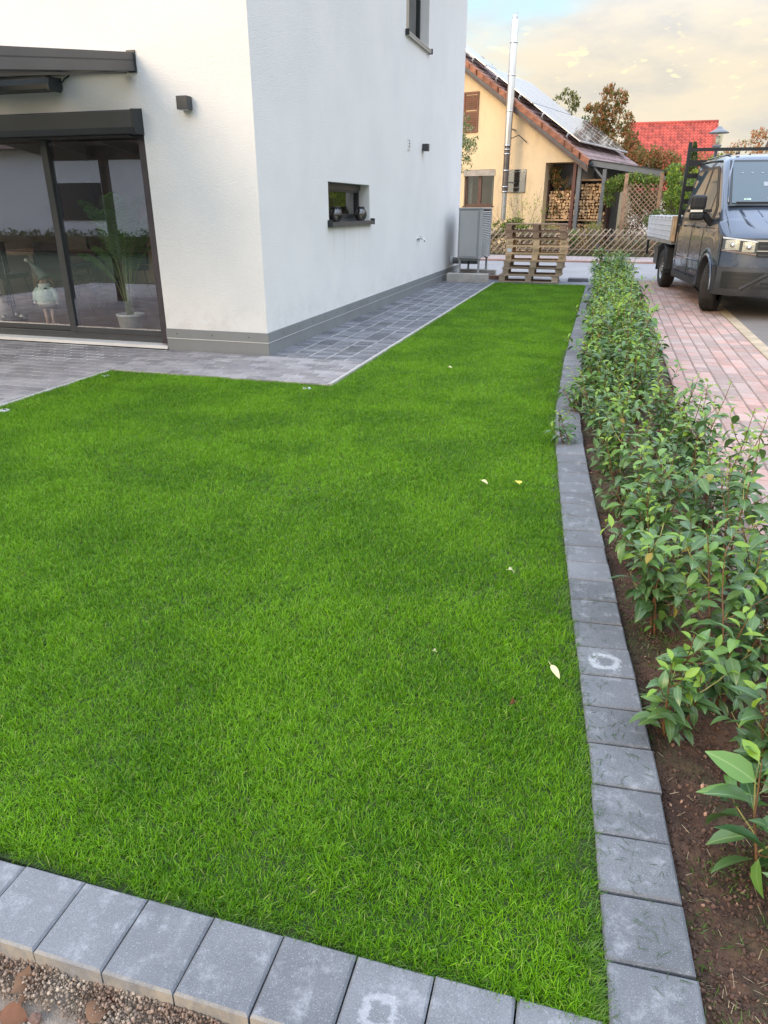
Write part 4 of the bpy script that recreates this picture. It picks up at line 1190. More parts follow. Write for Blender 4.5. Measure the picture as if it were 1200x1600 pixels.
# ---- pallets --------------------------------------------------------------------
def pallets():
    specs = [('weathered grey pallet at the very bottom of the stack', 0, -2.12, .0), ('dark weathered pallet second from the ground', 0, -2.06, .015),
             ('dark weathered pallet third from the ground, gaps see-through', 0, -2.04, -.02), ('light new wood pallet fourth from the ground with stamped blocks', 1, -2.02, .01),
             ('light new wood pallet fifth from the ground with a white stamp', 1, -2.005, -.008), ('light new wood pallet third from the top of the stack', 1, -2.01, .006),
             ('dark brown pallet second from the top of the stack', 2, -2.03, -.01), ('dark brown pallet lying topmost on the stack', 2, -2.045, .014)]
    cols = [mat('weathered pallet wood', (.47, .345, .235), .85, 0, .18, 5, .002, 60, rndvar=.22, stretch=(1, 6, 6)),
            mat('fresh pallet wood', (.74, .50, .28), .8, 0, .12, 5, .002, 60, rndvar=.16, stretch=(1, 6, 6)),
            mat('old brown pallet wood', (.38, .235, .145), .85, 0, .18, 5, .002, 60, rndvar=.25, stretch=(1, 6, 6))]
    rng = random.Random(8)
    for i, (lab, ci, x, rz) in enumerate(specs):
        m_ = cols[ci]; z = i * .1385
        r = thing('wooden_pallet', lab, 'pallet', (x, 15.36, z), rz, 'wooden pallets stacked at the end of the lawn'); r.scale = (1, .78, 1)
        for y in (0, .35, .70):      # bottom runners along x
            wv = .1 if y != .35 else .145
            MB().box(0, 1.2, y, y + wv - .0, 0, .017).build('runner_board', m_, r)
        for bx_ in (0, .5275, 1.055):
            for y in (0, .35, .70):
                wv = .1 if y != .35 else .145
                j = rng.uniform(-.004, .004); MB().box(bx_ + .012 + j, bx_ + .128 + j, y + .002, y + wv - .002, .0175, .1035).build('block', m_, r)
            MB().box(bx_ + .001, bx_ + .144, 0.001, .799, .104, .1195).build('cross_board', m_, r)
        for k, (y, wv) in enumerate(((0, .145), (.185, .10), (.3275, .145), (.515, .10), (.655, .145))):
            j = rng.uniform(-.006, .006); MB().box(j, 1.2 + j, y, y + wv, .120, .1375 + rng.uniform(-.001, 0)).build('deck_board', m_, r)
        if i in (3, 4, 5):           # stamped oval marks on end blocks
            sm_ = mat('stamp ink', (.10, .07, .05), .9)
            for bx_ in ((.07, 1.13) if i != 4 else (1.13, .60)):
                q = MB(); N_ = 16
                ring = [(bx_ + .040 * math.cos(2 * PI * k / N_), -.0012, .058 + .024 * math.sin(2 * PI * k / N_)) for k in range(N_)]
                q.tube(ring + ring[:1], .0022, 4, False); q.box(bx_ - .022, bx_ + .022, -.002, 0.0015, .054, .062)
                q.build('stamp', sm_, r)
        if i == 4:
            MB().box(.03, .115, -.003, .0015, .028, .092).build('white_stamp_plate', seam_white, r)
pallets()
MB().cbox(-.16, .06, -.1, .1, -.02, .07, .01).build('rubble_block', mat('rust brick', (.25, .13, .09), .9), None, (-2.25, 16.0, 0), label='reddish brown block lying beside the pallet stack', cat='block')
MB().cbox(-.2, .2, -.12, .12, -.02, .06, .01).build('rubble_block', path_m, None, (-0.55, 15.95, 0), label='grey paving offcut lying right of the pallet stack', cat='block')
# low pile of stones behind the pallets
# ================================================================== NEIGHBOUR'S YELLOW HOUSE
yell = bpy.data.materials.new('yellow render'); yell.use_nodes = True
t = NT(yell); b = t.n['Principled BSDF']; w = t.coord('World')
c = t.mix(t.ramp(t.noise(.9, 5, .65, w, (1, 1, .5)), .35, .68), (.76, .58, .35), (.66, .51, .33))
c = t.mix(t.math('MULTIPLY', t.ramp(t.noise(3, 5, .7, w, (1, 1, .35)), .52, .72), .5), c, (.50, .37, .23))
t.put(b.inputs['Base Color'], c); b.inputs['Roughness'].default_value = .92
t.put(b.inputs['Normal'], t.bump(t.noise(60, 3, .6, w), 1, .004)); MATS['yellow render'] = yell
tile_m = mat('terracotta roof tile', (.33, .135, .075), .75, 0, .18, 7, .002, 40, rndvar=.16)
mauve = mat('old mauve roof tile', (.30, .20, .19), .7, 0, .18, 4, .002, 40, rndvar=.14)
fascia_m = mat('brown fascia board', (.13, .085, .06), .6, 0, .15, 5)
brownw = mat('brown window wood', (.10, .045, .035), .5, 0, .15, 8)
NR = R(-14.8)
nb = thing('yellow_house', 'yellow gabled house with terracotta verge tiles and solar panels behind the lattice fence', 'house', (-1.267, 26.5, 0), NR)
S = .69
def rz_(x): return 3.06 - S * (x - .0)      # top of roof covering at local x
RX = -6.0; YB = 7.2
def ymax(x):
    P = [(-7, .8), (-6, 1.0), (-4.3, 1.5), (-3.4, 2.7), (-2.6, 4.9), (-1.3, 6.9), (.5, YB + .3)]
    for (a, ya), (b_, yb_) in zip(P, P[1:]):
        if x <= b_: return ya + (yb_ - ya) * max(0, (x - a)) / (b_ - a)
    return P[-1][1]
def neighbour():
    # walls
    mb = MB()
    WN = (-4.09, -2.95, 1.46, 2.63)
    # gable face split round window; upper part reaches x=0, lower only to -1.12
    def q(a): mb.add(a, [tuple(range(len(a)))])
    zt = lambda x: rz_(x) - .30
    q([(RX - 6, 0, 0), (WN[0], 0, 0), (WN[0], 0, zt(WN[0])), (RX, 0, zt(RX)), (RX - 6, 0, zt(RX) - 6 * S)])
    q([(WN[0], 0, 0), (WN[1], 0, 0), (WN[1], 0, WN[2]), (WN[0], 0, WN[2])])
    q([(WN[0], 0, WN[3]), (WN[1], 0, WN[3]), (WN[1], 0, zt(WN[1])), (WN[0], 0, zt(WN[0]))])
    q([(WN[1], 0, 0), (-1.12, 0, 0), (-1.12, 0, zt(-1.12)), (WN[1], 0, zt(WN[1]))])
    q([(-1.12, 0, 2.78), (0, 0, 2.78), (0, 0, zt(0)), (-1.12, 0, zt(-1.12))])
    for k in range(4):
        P_ = [(WN[0], WN[2]), (WN[1], WN[2]), (WN[1], WN[3]), (WN[0], WN[3])]; a, c = P_[k], P_[(k + 1) % 4]
        q([(a[0], 0, a[1]), (c[0], 0, c[1]), (c[0], .18, c[1]), (a[0], .18, a[1])])
    q([(-1.12, 0, 0), (-1.12, 1.8, 0), (-1.12, 1.8, 2.78), (-1.12, 0, 2.78)])
    q([(-1.12, 0, 2.78), (0, 0, 2.78), (0, 1.8, 2.78), (-1.12, 1.8, 2.78)])
    q([(0, 0, 2.78), (0, YB, 2.78), (0, YB, zt(0)), (0, 0, zt(0))])
    q([(-1.12, 1.8, 0), (0, 1.8, 0), (0, 1.8, 2.78), (-1.12, 1.8, 2.78)])
    q([(0, 1.8, 0), (0, YB, 0), (0, YB, 2.78), (0, 1.8, 2.78)])
    q([(RX - 6, YB, 0), (0, YB, 0), (0, YB, zt(0)), (RX - 6, YB, zt(0))])
    q([(RX - 6, 0, 0), (RX - 6, YB, 0), (RX - 6, YB, zt(RX) - 6 * S), (RX - 6, 0, zt(RX) - 6 * S)])
    mb.build('wall', yell, nb, fix=False)
    # dark room behind window
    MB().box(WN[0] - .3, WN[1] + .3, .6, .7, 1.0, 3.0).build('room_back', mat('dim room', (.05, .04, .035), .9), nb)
    # window
    fr = MB(); y = .10
    fr.box(WN[0], WN[1], y, y + .07, WN[2], WN[2] + .07); fr.box(WN[0], WN[0] + .07, y, y + .07, WN[2] + .07, WN[3]); fr.box(WN[1] - .05, WN[1], y, y + .07, WN[2] + .07, WN[3])
    fr.box((WN[0] + WN[1]) / 2 - .07, (WN[0] + WN[1]) / 2 + .05, y + .001, y + .069, WN[2] + .07, WN[3])
    w = fr.build('window', brownw, nb)
    MB().box(WN[0] + .07, WN[1] - .05, y + .03, y + .038, WN[2] + .07, WN[3] - .1).build('pane', MATS['window glass'], w)
    MB().box(WN[0] - .03, WN[1] + .03, -.02, y + .02, WN[3] - .20, WN[3] - .01).build('shutter_case', mat('grey beige case', (.40, .36, .31), .6), w)
    MB().box(WN[0] - .03, WN[1] + .03, -.04, y, WN[2] - .03, WN[2] + .002).build('sill', brownw, w)
    cu = mat('net curtain', (.26, .29, .26), .9, 0, .15, 12)
    for x0 in (WN[0] + .06, WN[1] - .19):
        MB().grid(lambda u, v, x0=x0: (x0 + .13 * u, .28 + .02 * math.sin(u * 22), WN[2] + .02 + (WN[3] - WN[2]) * v), 16, 2).build('curtain', cu, w, fix=False)
    # bottle on the inner sill
    # upper window shutter (open leaf) - louvred
    r2 = MB().box(-4.21, -3.66, -.055, -.02, 3.80, 3.86)
    r2.box(-4.21, -3.66, -.055, -.02, 4.96, 5.02); r2.box(-4.21, -4.16, -.055, -.02, 3.86, 4.96); r2.box(-3.71, -3.66, -.055, -.02, 3.86, 4.96); r2.box(-4.16, -3.71, -.054, -.021, 4.38, 4.44)
    sh = r2.build('shutter_leaf', mat('brown shutter', (.20, .075, .04), .6, 0, .15, 6), nb)
    for i in range(17):
        z = 3.875 + i * .0625
        if 4.36 < z < 4.44: continue
        MB().prism([(-.052, z), (-.024, z + .034), (-.022, z + .044), (-.050, z + .010)], 'X', -4.16, -3.71).build('slat', MATS['brown shutter'], sh)
    # roof slabs
    t_ = .16
    def slab(x0, x1, y0, y1, dz0, dz1, m, name, parent=nb):
        zz = lambda x: rz_(x) if x >= RX else rz_(RX) - (RX - x) * S
        vs = [(x, y, zz(x) + d) for d in (dz0, dz1) for y in (y0, y1) for x in (x0, x1)]
        return MB().add(vs, [(0, 2, 3, 1), (4, 5, 7, 6), (0, 1, 5, 4), (2, 6, 7, 3), (0, 4, 6, 2), (1, 3, 7, 5)]).build(name, m, parent)
    gs_ = mat('grey soffit', (.15, .16, .17), .7)
    bks = [-6.0, -4.3, -3.4, -2.6, -1.3, .36]; mbr = MB()
    for xa_, xb_ in zip(bks, bks[1:]):
        vs = [(x, y, rz_(x) + d) for d in (-.22, -.06) for x, y in ((xa_, -.34), (xb_, -.34), (xb_, ymax(xb_)), (xa_, ymax(xa_)))]
        mbr.add(vs, [(3, 2, 1, 0), (4, 5, 6, 7), (0, 1, 5, 4), (2, 3, 7, 6)] + ([(1, 2, 6, 5)] if xb_ == .36 else []))
    roof = mbr.build('roof', gs_, nb, fix=False)
    slab(RX - 6.3, RX, -.34, 1.0, -.22, -.06, MATS['grey soffit'], 'roof')
    slab(RX - 6.3, RX, -.34, 1.0, -.059, .0, mauve, 'far_roof_slope')
    # mauve tiles: rows running with the ridge, geometry joined
    rows = int((.40 - RX) / (.33 * .823)); tl = MB()
    sl = math.hypot(1, S)
    for k in range(rows):
        xb = .42 - k * .272; xt = xb - .30
        n = int((YB + .3) / .25)
        for j in range(n):
            y0 = -.10 + j * .25
            if y0 + .2 > ymax(xb): continue
            z1 = rz_(xb); z0 = rz_(xt)
            tl.add([(xb, y0 + .004, z1 + .015), (xb, y0 + .12, z1 + .045), (xb, y0 + .246, z1 + .015), (xt, y0 + .246, z0 - .02), (xt, y0 + .12, z0 + .01), (xt, y0 + .004, z0 - .02),
                    (xb, y0 + .004, z1 - .03), (xb, y0 + .246, z1 - .03)], [(0, 1, 4, 5), (1, 2, 3, 4), (0, 6, 7, 2, 1)])
    tl.build('roof_tile', mauve, roof, kind='stuff', fix=False)
    # verge tiles, one by one
    tv = []
    vt = MB()
    Lt = .40; dx = Lt / sl; dz = -S * dx
    vt.add([(0, -.02, .03), (dx, -.02, dz + .055), (dx, -.02, dz - .14), (0, -.02, -.155), (0, .26, .03), (dx, .26, dz + .055), (dx, .0, dz - .14), (0, .0, -.155), (dx, .02, dz + .0), (0, .02, -.02)],
           [(0, 1, 2, 3), (0, 4, 5, 1), (1, 5, 8, 6, 2), (3, 2, 6, 7), (0, 3, 7, 9, 4)])
    vme = vt.mesh('verge_tile', tile_m)
    n = int((.42 - RX) / (.325 / sl)) + 1
    for k in range(n):
        x = .42 - dx - k * .325 / sl
        obj('verge_tile', vme, roof, (x, -.36, rz_(x) + .01 + random.uniform(-.004, .004)))
    # fascia under verge
    zz = lambda x: rz_(x)
    fb = MB().add([(RX, -.33, zz(RX) - .13), (.40, -.33, zz(.40) - .13), (.40, -.33, zz(.40) - .33), (RX, -.33, zz(RX) - .33),
                   (RX, -.29, zz(RX) - .13), (.40, -.29, zz(.40) - .13), (.40, -.29, zz(.40) - .33), (RX, -.29, zz(RX) - .33)],
                  [(0, 1, 2, 3), (4, 7, 6, 5), (0, 4, 5, 1), (1, 5, 6, 2), (2, 6, 7, 3), (3, 7, 4, 0)])
    fb.build('verge_board', fascia_m, roof)
    # ridge caps
    for j in range(3):
        o = MB().lathe([(.12, 0), (.13, .42)], 10, (0, 0, 0), 'Y').build('ridge_tile', tile_m, roof, (RX, -.35 + j * .42, rz_(RX) - .02))
    # roof vent dome
    MB().lathe([(.0, .12), (.08, .10), (.15, .04), (.17, -.04), (.17, -.3)], 16).build('roof_vent', mat('dark red vent', (.18, .05, .045), .5), roof, (-4.35, 1.45, rz_(-4.35) + .12))
    # solar panels on rails
    sp = bpy.data.materials.new('solar panel glass'); sp.use_nodes = True
    t = NT(sp); b = t.n['Principled BSDF']
    b.inputs['Base Color'].default_value = (.03, .034, .045, 1); b.inputs['Roughness'].default_value = .22
    b.inputs['Coat Weight'].default_value = 1.0; b.inputs['Coat Roughness'].default_value = .06; MATS['solar panel glass'] = sp
    for (xa, pr) in ((-.10, 0), (-1.85, 1), (-3.6, 2)):
        for j in range(6):
            y0 = .22 + j * 1.04
            if y0 + .8 > ymax(xa - .9): continue
            x1 = xa; x0 = xa - 1.68
            def P(x, y, d): return (x, y, rz_(x) + d)
            d0, d1 = .24, .28
            ring = [(x1, y0), (x1, y0 + 1.0), (x0, y0 + 1.0), (x0, y0)]
            mb = MB().add([P(x, y, d0) for x, y in ring] + [P(x, y, d1) for x, y in ring], [(3, 2, 1, 0)] + [(k, (k + 1) % 4, 4 + (k + 1) % 4, 4 + k) for k in range(4)] + [(4, 5, 6, 7)])
            po = mb.build('solar_panel', alu, roof)
            ins = [(x1 - .03, y0 + .03), (x1 - .03, y0 + .97), (x0 + .03, y0 + .97), (x0 + .03, y0 + .03)]
            MB().add([P(x, y, d1 + .002) for x, y in ins], [(0, 1, 2, 3)]).build('cell_glass', sp, po, fix=False)
    mb = MB()
    for x in (-.5, -1.4, -2.25, -3.1, -4.0, -4.9):
        mb.box(x - .02, x + .02, .12, min(6.3, ymax(x) - .2), rz_(x) + .17, rz_(x) + .235)
    mb.build('mounting_rail', alu, roof)
    for x in (-.5, -1.4, -2.25, -3.1, -4.0, -4.9):
        MB().tube([(x, .12, rz_(x) + .22), (x, .02, rz_(x) + .14), (x + .04, .06, rz_(x) + .02)], .014, 5).build('roof_hook', galv, roof)
    # gutter at the eave
    gp = [(.07 * math.cos(a), .07 * math.sin(a)) for a in [PI + PI * k / 8 for k in range(9)]]
    mb = MB()
    for k in range(8):
        a, c = gp[k], gp[k + 1]
        mb.add([(.42 + a[0], -.34, rz_(.42) - .03 + a[1]), (.42 + c[0], -.34, rz_(.42) - .03 + c[1]), (.42 + c[0], YB + .2, rz_(.42) - .03 + c[1]), (.42 + a[0], YB + .2, rz_(.42) - .03 + a[1])], [(0, 1, 2, 3)], True)
    mb.build('gutter', MATS['grey soffit'], roof, fix=False)
neighbour()

def nloc(x, y, z=0):
    v = Matrix.Rotation(NR, 3, 'Z') @ Vector((x, y, 0)); return (v.x - 1.267, v.y + 26.5, z)
# steel chimney on the gable: a part of the house
def chim():
    x, y = -2.30, -.55
    prof = [(0, 1.15), (.085, 1.15), (.085, 7.10)]
    o = MB().lathe([(.115, 3.3), (.115, 6.78), (.09, 6.82)], 18, (x, y, 0)).build('chimney', mat('flue steel', (.60, .58, .54), .34, .9, .06, 3), nb)
    MB().lathe([(.10, 1.9), (.10, 3.3)], 18, (x, y, 0)).build('dark_flue_section', mat('tarnished steel', (.16, .14, .13), .45, .7, .15, 6), o)
    MB().lathe([(.08, 1.0), (.08, 1.9)], 16, (x, y, 0)).build('lower_flue', galv, o)
    for z in (1.9, 2.05, 2.55, 3.05, 3.18, 3.3, 4.3, 5.3, 6.2): MB().lathe([(.117, z - .02), (.126, z - .015), (.126, z + .015), (.117, z + .02)], 18, (x, y, 0)).build('clamp_ring', steel, o)
    MB().lathe([(.09, 6.82), (.085, 6.86), (.085, 6.98), (.07, 6.98), (.07, 6.82)], 16, (x, y, 0)).build('cowl', alu, o)
    for z in (2.2, 3.8): MB().box(x - .03, x + .03, y + .1, 0, z - .02, z + .02).build('wall_bracket', galv, o)
    MB().tube([(x + .1, y, 3.5), (x + .25, y + .3, 3.62), (x + .5, -.1, 3.4)], .015, 5).build('cable', black, o)
chim()
r = thing('wall_mirror_panel', 'square glass picture panel hung on the yellow wall behind the steel chimney', 'glass panel', nloc(-2.12, -.012, 2.24), NR)
MB().box(-.34, .34, -.02, 0, -.36, .36).build('backing', mat('mirror backing', (.16, .19, .20), .3, 0, .5, 5), r)
MB().box(-.33, .33, -.028, -.022, -.35, .35).build('glass', glass_mat('panel glass', (.6, .65, .68), .35, .05), r)

# canopy with posts and firewood store (own thing)
cp = thing('carport_canopy', 'grey framed lean-to canopy along the yellow house with a flat roof edge', 'canopy', nloc(0, 0), NR)
gm_ = mat('grey painted beam', (.17, .175, .18), .6, 0, .08, 3)
MB().bar((.0, -.02, 2.80), (2.72, -.02, 2.36), .10, .17, (0, 0, 1)).build('near_beam', gm_, cp)
MB().bar((.0, 4.5, 2.80), (2.72, 4.5, 2.36), .10, .17, (0, 0, 1)).build('far_beam', gm_, cp)
MB().prism([(.0, 2.89), (2.78, 2.445), (2.78, 2.465), (.0, 2.91)], 'Y', -.10, 4.6).build('roof_sheet', mat('dark roof sheet', (.05, .05, .055), .4, 0, .05), cp)
MB().box(2.62, 2.72, .05, 4.45, 2.20, 2.31).build('eaves_beam', gm_, cp)
for x, y in ((.0, -.04), (.82, -.03), (2.6, -.05), (2.6, 4.4)): MB().box(x, x + .12, y, y + .12, 0, 2.68 - .163 * x).build('post', gm_, cp)
MB().box(-.17, -.07, .02, .12, 0, 2.76).build('brown_post', mat('brown post', (.16, .06, .045), .5), cp)
MB().bar((.5, .03, 2.62), (.86, .03, 2.25), .06, .06).build('brace', gm_, cp)

def firewood():
    r = thing('firewood_store', 'big firewood stack of split logs under the canopy of the yellow house', 'firewood', nloc(-1.1, .42), NR)
    rng = random.Random(17)
    cols = mat('split log ends', (.78, .54, .30), .85, 0, .2, 9, rndvar=.35, col2=(.42, .25, .13))
    bark = mat('log bark', (.16, .10, .06), .9, 0, .2, 9)
    logs = []
    for (x0, x1, z0, z1) in ((0.02, 1.0, .12, .98), (0.02, 1.0, 1.06, 1.95), (1.10, 2.0, .12, .98), (1.10, 2.0, 1.06, 2.2)):
        z = z0 + .05
        while z < z1 - .04:
            x = x0 + .06 + rng.uniform(0, .04)
            while x < x1 - .04:
                s = rng.uniform(.042, .066); k = rng.choice((3, 4, 5, 8)); a0 = rng.random() * 6
                logs.append((x + rng.uniform(-.01, .01), z + rng.uniform(-.012, .012), s, k, a0, rng.uniform(-.03, .03))); x += s * 1.85
            z += .098
    logs.sort(key=lambda q: -q[2])
    rest = MB()
    for i, (x, z, s, k, a0, dy) in enumerate(logs):
        poly = [(x + s * math.cos(a0 + 2 * PI * j / k), z + s * math.sin(a0 + 2 * PI * j / k)) for j in range(k)]
        if i < 300: MB().prism(poly, 'Y', dy, .3).build('log', cols, r)
        else: rest.prism(poly, 'Y', dy, .3)
    if rest.v: rest.build('log', cols, r, kind='stuff')
    sh = mat('pale shelf board', (.62, .40, .22), .7)
    for z in (.06, .99): MB().box(-.02, 2.02, -.06, .4, z, z + .05).build('shelf_board', sh, r)
    MB().box(1.08, 2.02, -.06, .4, 2.22, 2.27).build('shelf_board', sh, r)
    for x in (-.02, 1.02, 2.02): MB().box(x, x + .05, -.05, .4, 0.0, 2.26).build('upright', brownw, r)
    MB().bar((1.0, -.10, .95), (1.6, -.10, .1), .05, .07).build('diagonal_brace', sh, r)
    MB().box(-.02, 2.3, .42, .5, 0, 2.75).build('back_wall', mat('grey back boards', (.18, .18, .18), .8, 0, .1, 3), r)
    MB().lathe([(.17, 0), (.20, .01), (.20, .03), (.17, .03)], 20, (1.6, .38, 2.45), 'Y').build('garden_reel', anthracite, r)
firewood()

# ================================================================== FENCE
def lattice_fence():
    r = thing('lattice_fence', 'low wooden hunter fence of crossed diagonal half round slats along the pavement', 'fence', (0, 24.3, 0))
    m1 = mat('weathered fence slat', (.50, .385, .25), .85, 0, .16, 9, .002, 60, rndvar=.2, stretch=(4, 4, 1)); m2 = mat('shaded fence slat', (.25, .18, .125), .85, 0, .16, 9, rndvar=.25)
    L_ = 1.02
    for sgn, y, m_ in ((1, -.045, m1), (-1, .012, m2)):
        seg = MB(); seg.lathe([(0, -.001), (.019, 0), (.019, L_), (0, L_ + .001)], 6)
        me = seg.mesh('slat', m_)
        for i in range(58):
            x = -6.6 + i * .185 + (.1 if sgn < 0 else 0)
            o = obj('slat', me, r, (x + random.uniform(-.01, .01), y, .04 + random.uniform(-.012, .012)), (0, sgn * R(41.5) + random.uniform(-.02, .02), 0)); o.scale = (1, .55, 1)
    for z in (.20, .62): MB().tube([(-7, -.012, z), (4, -.012, z)], .028, 6).build('rail', m2, r)
    for i in range(6): MB().tube([(-6.5 + i * 2.0, .06, -.1), (-6.5 + i * 2.0, .06, .78)], .04, 8).build('post', m2, r)
lattice_fence()

def trellis():
    r = thing('garden_trellis', 'tall wooden lattice trellis between two posts overgrown with vine', 'trellis', (.27, 25.5, 0), 0)
    pm = mat('raw timber post', (.42, .26, .16), .85, 0, .2, 6)
    for x in (.0, 1.03): MB().box(x - .055, x + .055, -.055, .055, 0, 2.38).build('post', pm, r)
    lm = mat('lattice slat wood', (.40, .25, .17), .85, 0, .2, 8)
    W0, W1, H0, H1 = .06, .97, .35, 2.10
    for sg in (1, -1):
        c = -1.2
        while c < 3.6:
            # line z = H0 + sg*(x-W0)+c clipped
            pts = []
            for x in (W0, W1):
                z = H0 + (x - W0) + c if sg > 0 else H0 + (W1 - x) + c
                pts.append((x, z))
            (xa, za), (xb, zb) = pts
            def clip(p, q):
                out = []
                for (x1, z1), (x2, z2) in ((p, q), (q, p)):
                    if z1 < H0: tt = (H0 - z1) / (z2 - z1); out.append((x1 + (x2 - x1) * tt, H0))
                    elif z1 > H1: tt = (H1 - z1) / (z2 - z1); out.append((x1 + (x2 - x1) * tt, H1))
                    else: out.append((x1, z1))
                return out
            if max(za, zb) > H0 + .05 and min(za, zb) < H1 - .05:
                p, q_ = clip(pts[0], pts[1])
                MB().bar((p[0], .012 * sg, p[1]), (q_[0], .012 * sg, q_[1]), .02, .028, (0, 1, 0) and (0, 0, 1)).build('lattice_slat', lm, r)
            c += .15
trellis()

# ================================================================== FOLIAGE
LV = [(-.5, 0, 0), (0, -.22, .06), (.5, 0, -.05), (0, .22, .06)]; LF = [(0, 1, 2), (0, 2, 3)]
def rnd_rot(rng): return Euler((rng.uniform(0, 6.28), rng.uniform(0, 6.28), rng.uniform(0, 6.28))).to_matrix().to_4x4()
def leaf_cloud(name, blobs, n, size, m, parent, seed, keep=0.0):
    """blobs: (x,y,z,rx,ry,rz,weight); leaves in noisy shells inside each"""
    rng = random.Random(seed); Ms = []; tw = sum(b[6] for b in blobs)
    for (x, y, z, rx, ry, rz, wgt) in blobs:
        k = int(n * wgt / tw)
        while k > 0:
            u = Vector((rng.gauss(0, 1), rng.gauss(0, 1), rng.gauss(0, 1))).normalized() * (rng.random() ** .38)
            p = Vector((x + u.x * rx, y + u.y * ry, z + u.z * rz)); k -= 1
            if mnoise.noise(p * (1.3 / max(.2, min(rx, rz)))) < keep: continue
            s = size * rng.uniform(.6, 1.35)
            Ms.append(Matrix.Translation(p) @ rnd_rot(rng) @ Matrix.Scale(s, 4))
    return obj(name, instance_mesh(name, LV, LF, Ms, m), parent, kind='stuff' if parent is None else None)

def branches(mb, p, d, L_, r, depth, rng, up=.3, spread=.7, k=3):
    pts = [p]; q = Vector(p); dd = Vector(d).normalized()
    for i in range(4):
        dd = (dd + Vector((rng.gauss(0, .12), rng.gauss(0, .12), up * .12))).normalized(); q = q + dd * L_ / 4; pts.append(q.copy())
    mb.tube(pts, [r * (1 - .13 * i) for i in range(5)], 6 if depth > 1 else 4, False)
    ends = [pts[-1]]
    if depth > 0:
        for i in range(k):
            a = rng.uniform(0, 6.28); nd = (dd + Vector((math.cos(a), math.sin(a), rng.uniform(-.1, .6))) * spread).normalized()
            ends += branches(mb, pts[rng.choice((2, 3, 4))], nd, L_ * .68, r * .55, depth - 1, rng, up, spread, k)
    return ends

bark_m = mat('tree bark', (.12, .085, .06), .9, 0, .2, 12, .004, 40)
def tree(name, lab, loc, H, blobs, n, size, mats_, seed, group=None, th=.10, cat='tree', keep=-.08, twigs=True):
    r = thing(name, lab, cat, loc, 0, group); rng = random.Random(seed)
    mb = MB(); br = branches(mb, Vector((0, 0, -.1)), Vector((0, 0, 1)), H * .36, th, 3 if twigs else 1, rng, .4, .7)
    mb.build('trunk', bark_m, r)
    for i, m_ in enumerate(mats_): leaf_cloud('crown', blobs, n // len(mats_), size, m_, r, seed * 7 + i, keep)
    return r
def blobs_random(seed, cx, cz, rx, rz, n, s=.45, ry=None):
    rng = random.Random(seed); out = []
    for i in range(n):
        a = rng.uniform(0, 6.28); q = rng.random() ** .5
        k = s * rng.uniform(.6, 1.15)
        out.append((cx + rx * q * math.cos(a) * .8, (ry or rx) * rng.uniform(-.8, .8), cz + rz * q * math.sin(a) * .8, rx * k, (ry or rx) * k, min(rx, rz) * k, k * k))
    return out
M_brown = leaf_mat('russet leaves', (.20, .085, .030), (.36, .17, .06), .6, .3, .8)
M_olive = leaf_mat('olive leaves', (.075, .095, .025), (.16, .16, .04), .6, .3, .8)
M_dkgreen = leaf_mat('dark green leaves', (.03, .07, .02), (.07, .12, .03), .6, .25, .8)
M_lime = leaf_mat('yellow green leaves', (.16, .26, .03), (.34, .42, .05), .5, .35, 1.5)
M_red = leaf_mat('rusty red leaves', (.38, .12, .05), (.50, .25, .10), .6, .3, 1)
M_grn = leaf_mat('mid green leaves', (.06, .13, .025), (.12, .20, .04), .5, .3, 1.5)
M_sil = leaf_mat('silver green leaves', (.20, .23, .10), (.38, .38, .20), .5, .3, 1.5)

tree('walnut_tree', 'tall autumn tree with russet and olive leaves behind the solar roof', (-.35, 36, 0), 6.0,
     [(-.45, 0, 5.3, .55, .5, .75, 1), (-.75, 0, 4.6, .55, .6, .5, .8), (.25, 0, 4.7, .55, .6, .55, .8), (-.1, 0, 3.9, .9, .8, .8, 1.5), (.55, 0, 3.9, .6, .6, .7, 1),
      (-.35, 0, 5.95, .35, .3, .32, .35), (.1, 0, 5.6, .3, .3, .5, .35), (-1.15, 0, 5.35, .3, .3, .2, .18), (.8, 0, 2.9, 1.0, .8, .9, 1.3), (1.0, 0, 3.7, .35, .4, .35, .3), (-.3, 0, 2.6, 1.0, .8, 1.0, 1.3)],
     11000, .15, (M_brown, M_olive), 3, keep=-.02)
tree('evergreen_tree', 'dark green rounded tree left of the russet tree behind the roof', (-1.65, 37, 0), 5,
     blobs_random(5, 0, 4.3, .9, 1.0, 8, .6), 6000, .13, (M_dkgreen,), 5)
tree('garden_tree', 'small olive tree top just showing above the far end of the solar panels', (-2.75, 38, 0), 6.3,
     blobs_random(6, 0, 5.6, .7, .8, 7, .45), 1800, .13, (M_olive,), 6, keep=.02)
tree('garden_shrub', 'brownish olive shrub mass below the red roof', (1.7, 35, 0), 3.0,
     blobs_random(8, .1, 2.1, 1.5, 1.2, 14, .5, 1.0) + [(.1, -.2, 3.2, .7, .5, .45, .35), (-.7, -.2, 3.3, .8, .5, .6, .5), (.8, -.2, 2.7, .6, .5, .4, .3)], 13000, .12, (M_olive, M_brown), 8)
tree('garden_shrub', 'rusty brown shrub directly in front of the red roof right part', (3.1, 33, 0), 3.0,
     blobs_random(9, .1, 2.2, 1.1, 1.3, 12, .5, .9), 8000, .11, (M_red, M_olive), 9)
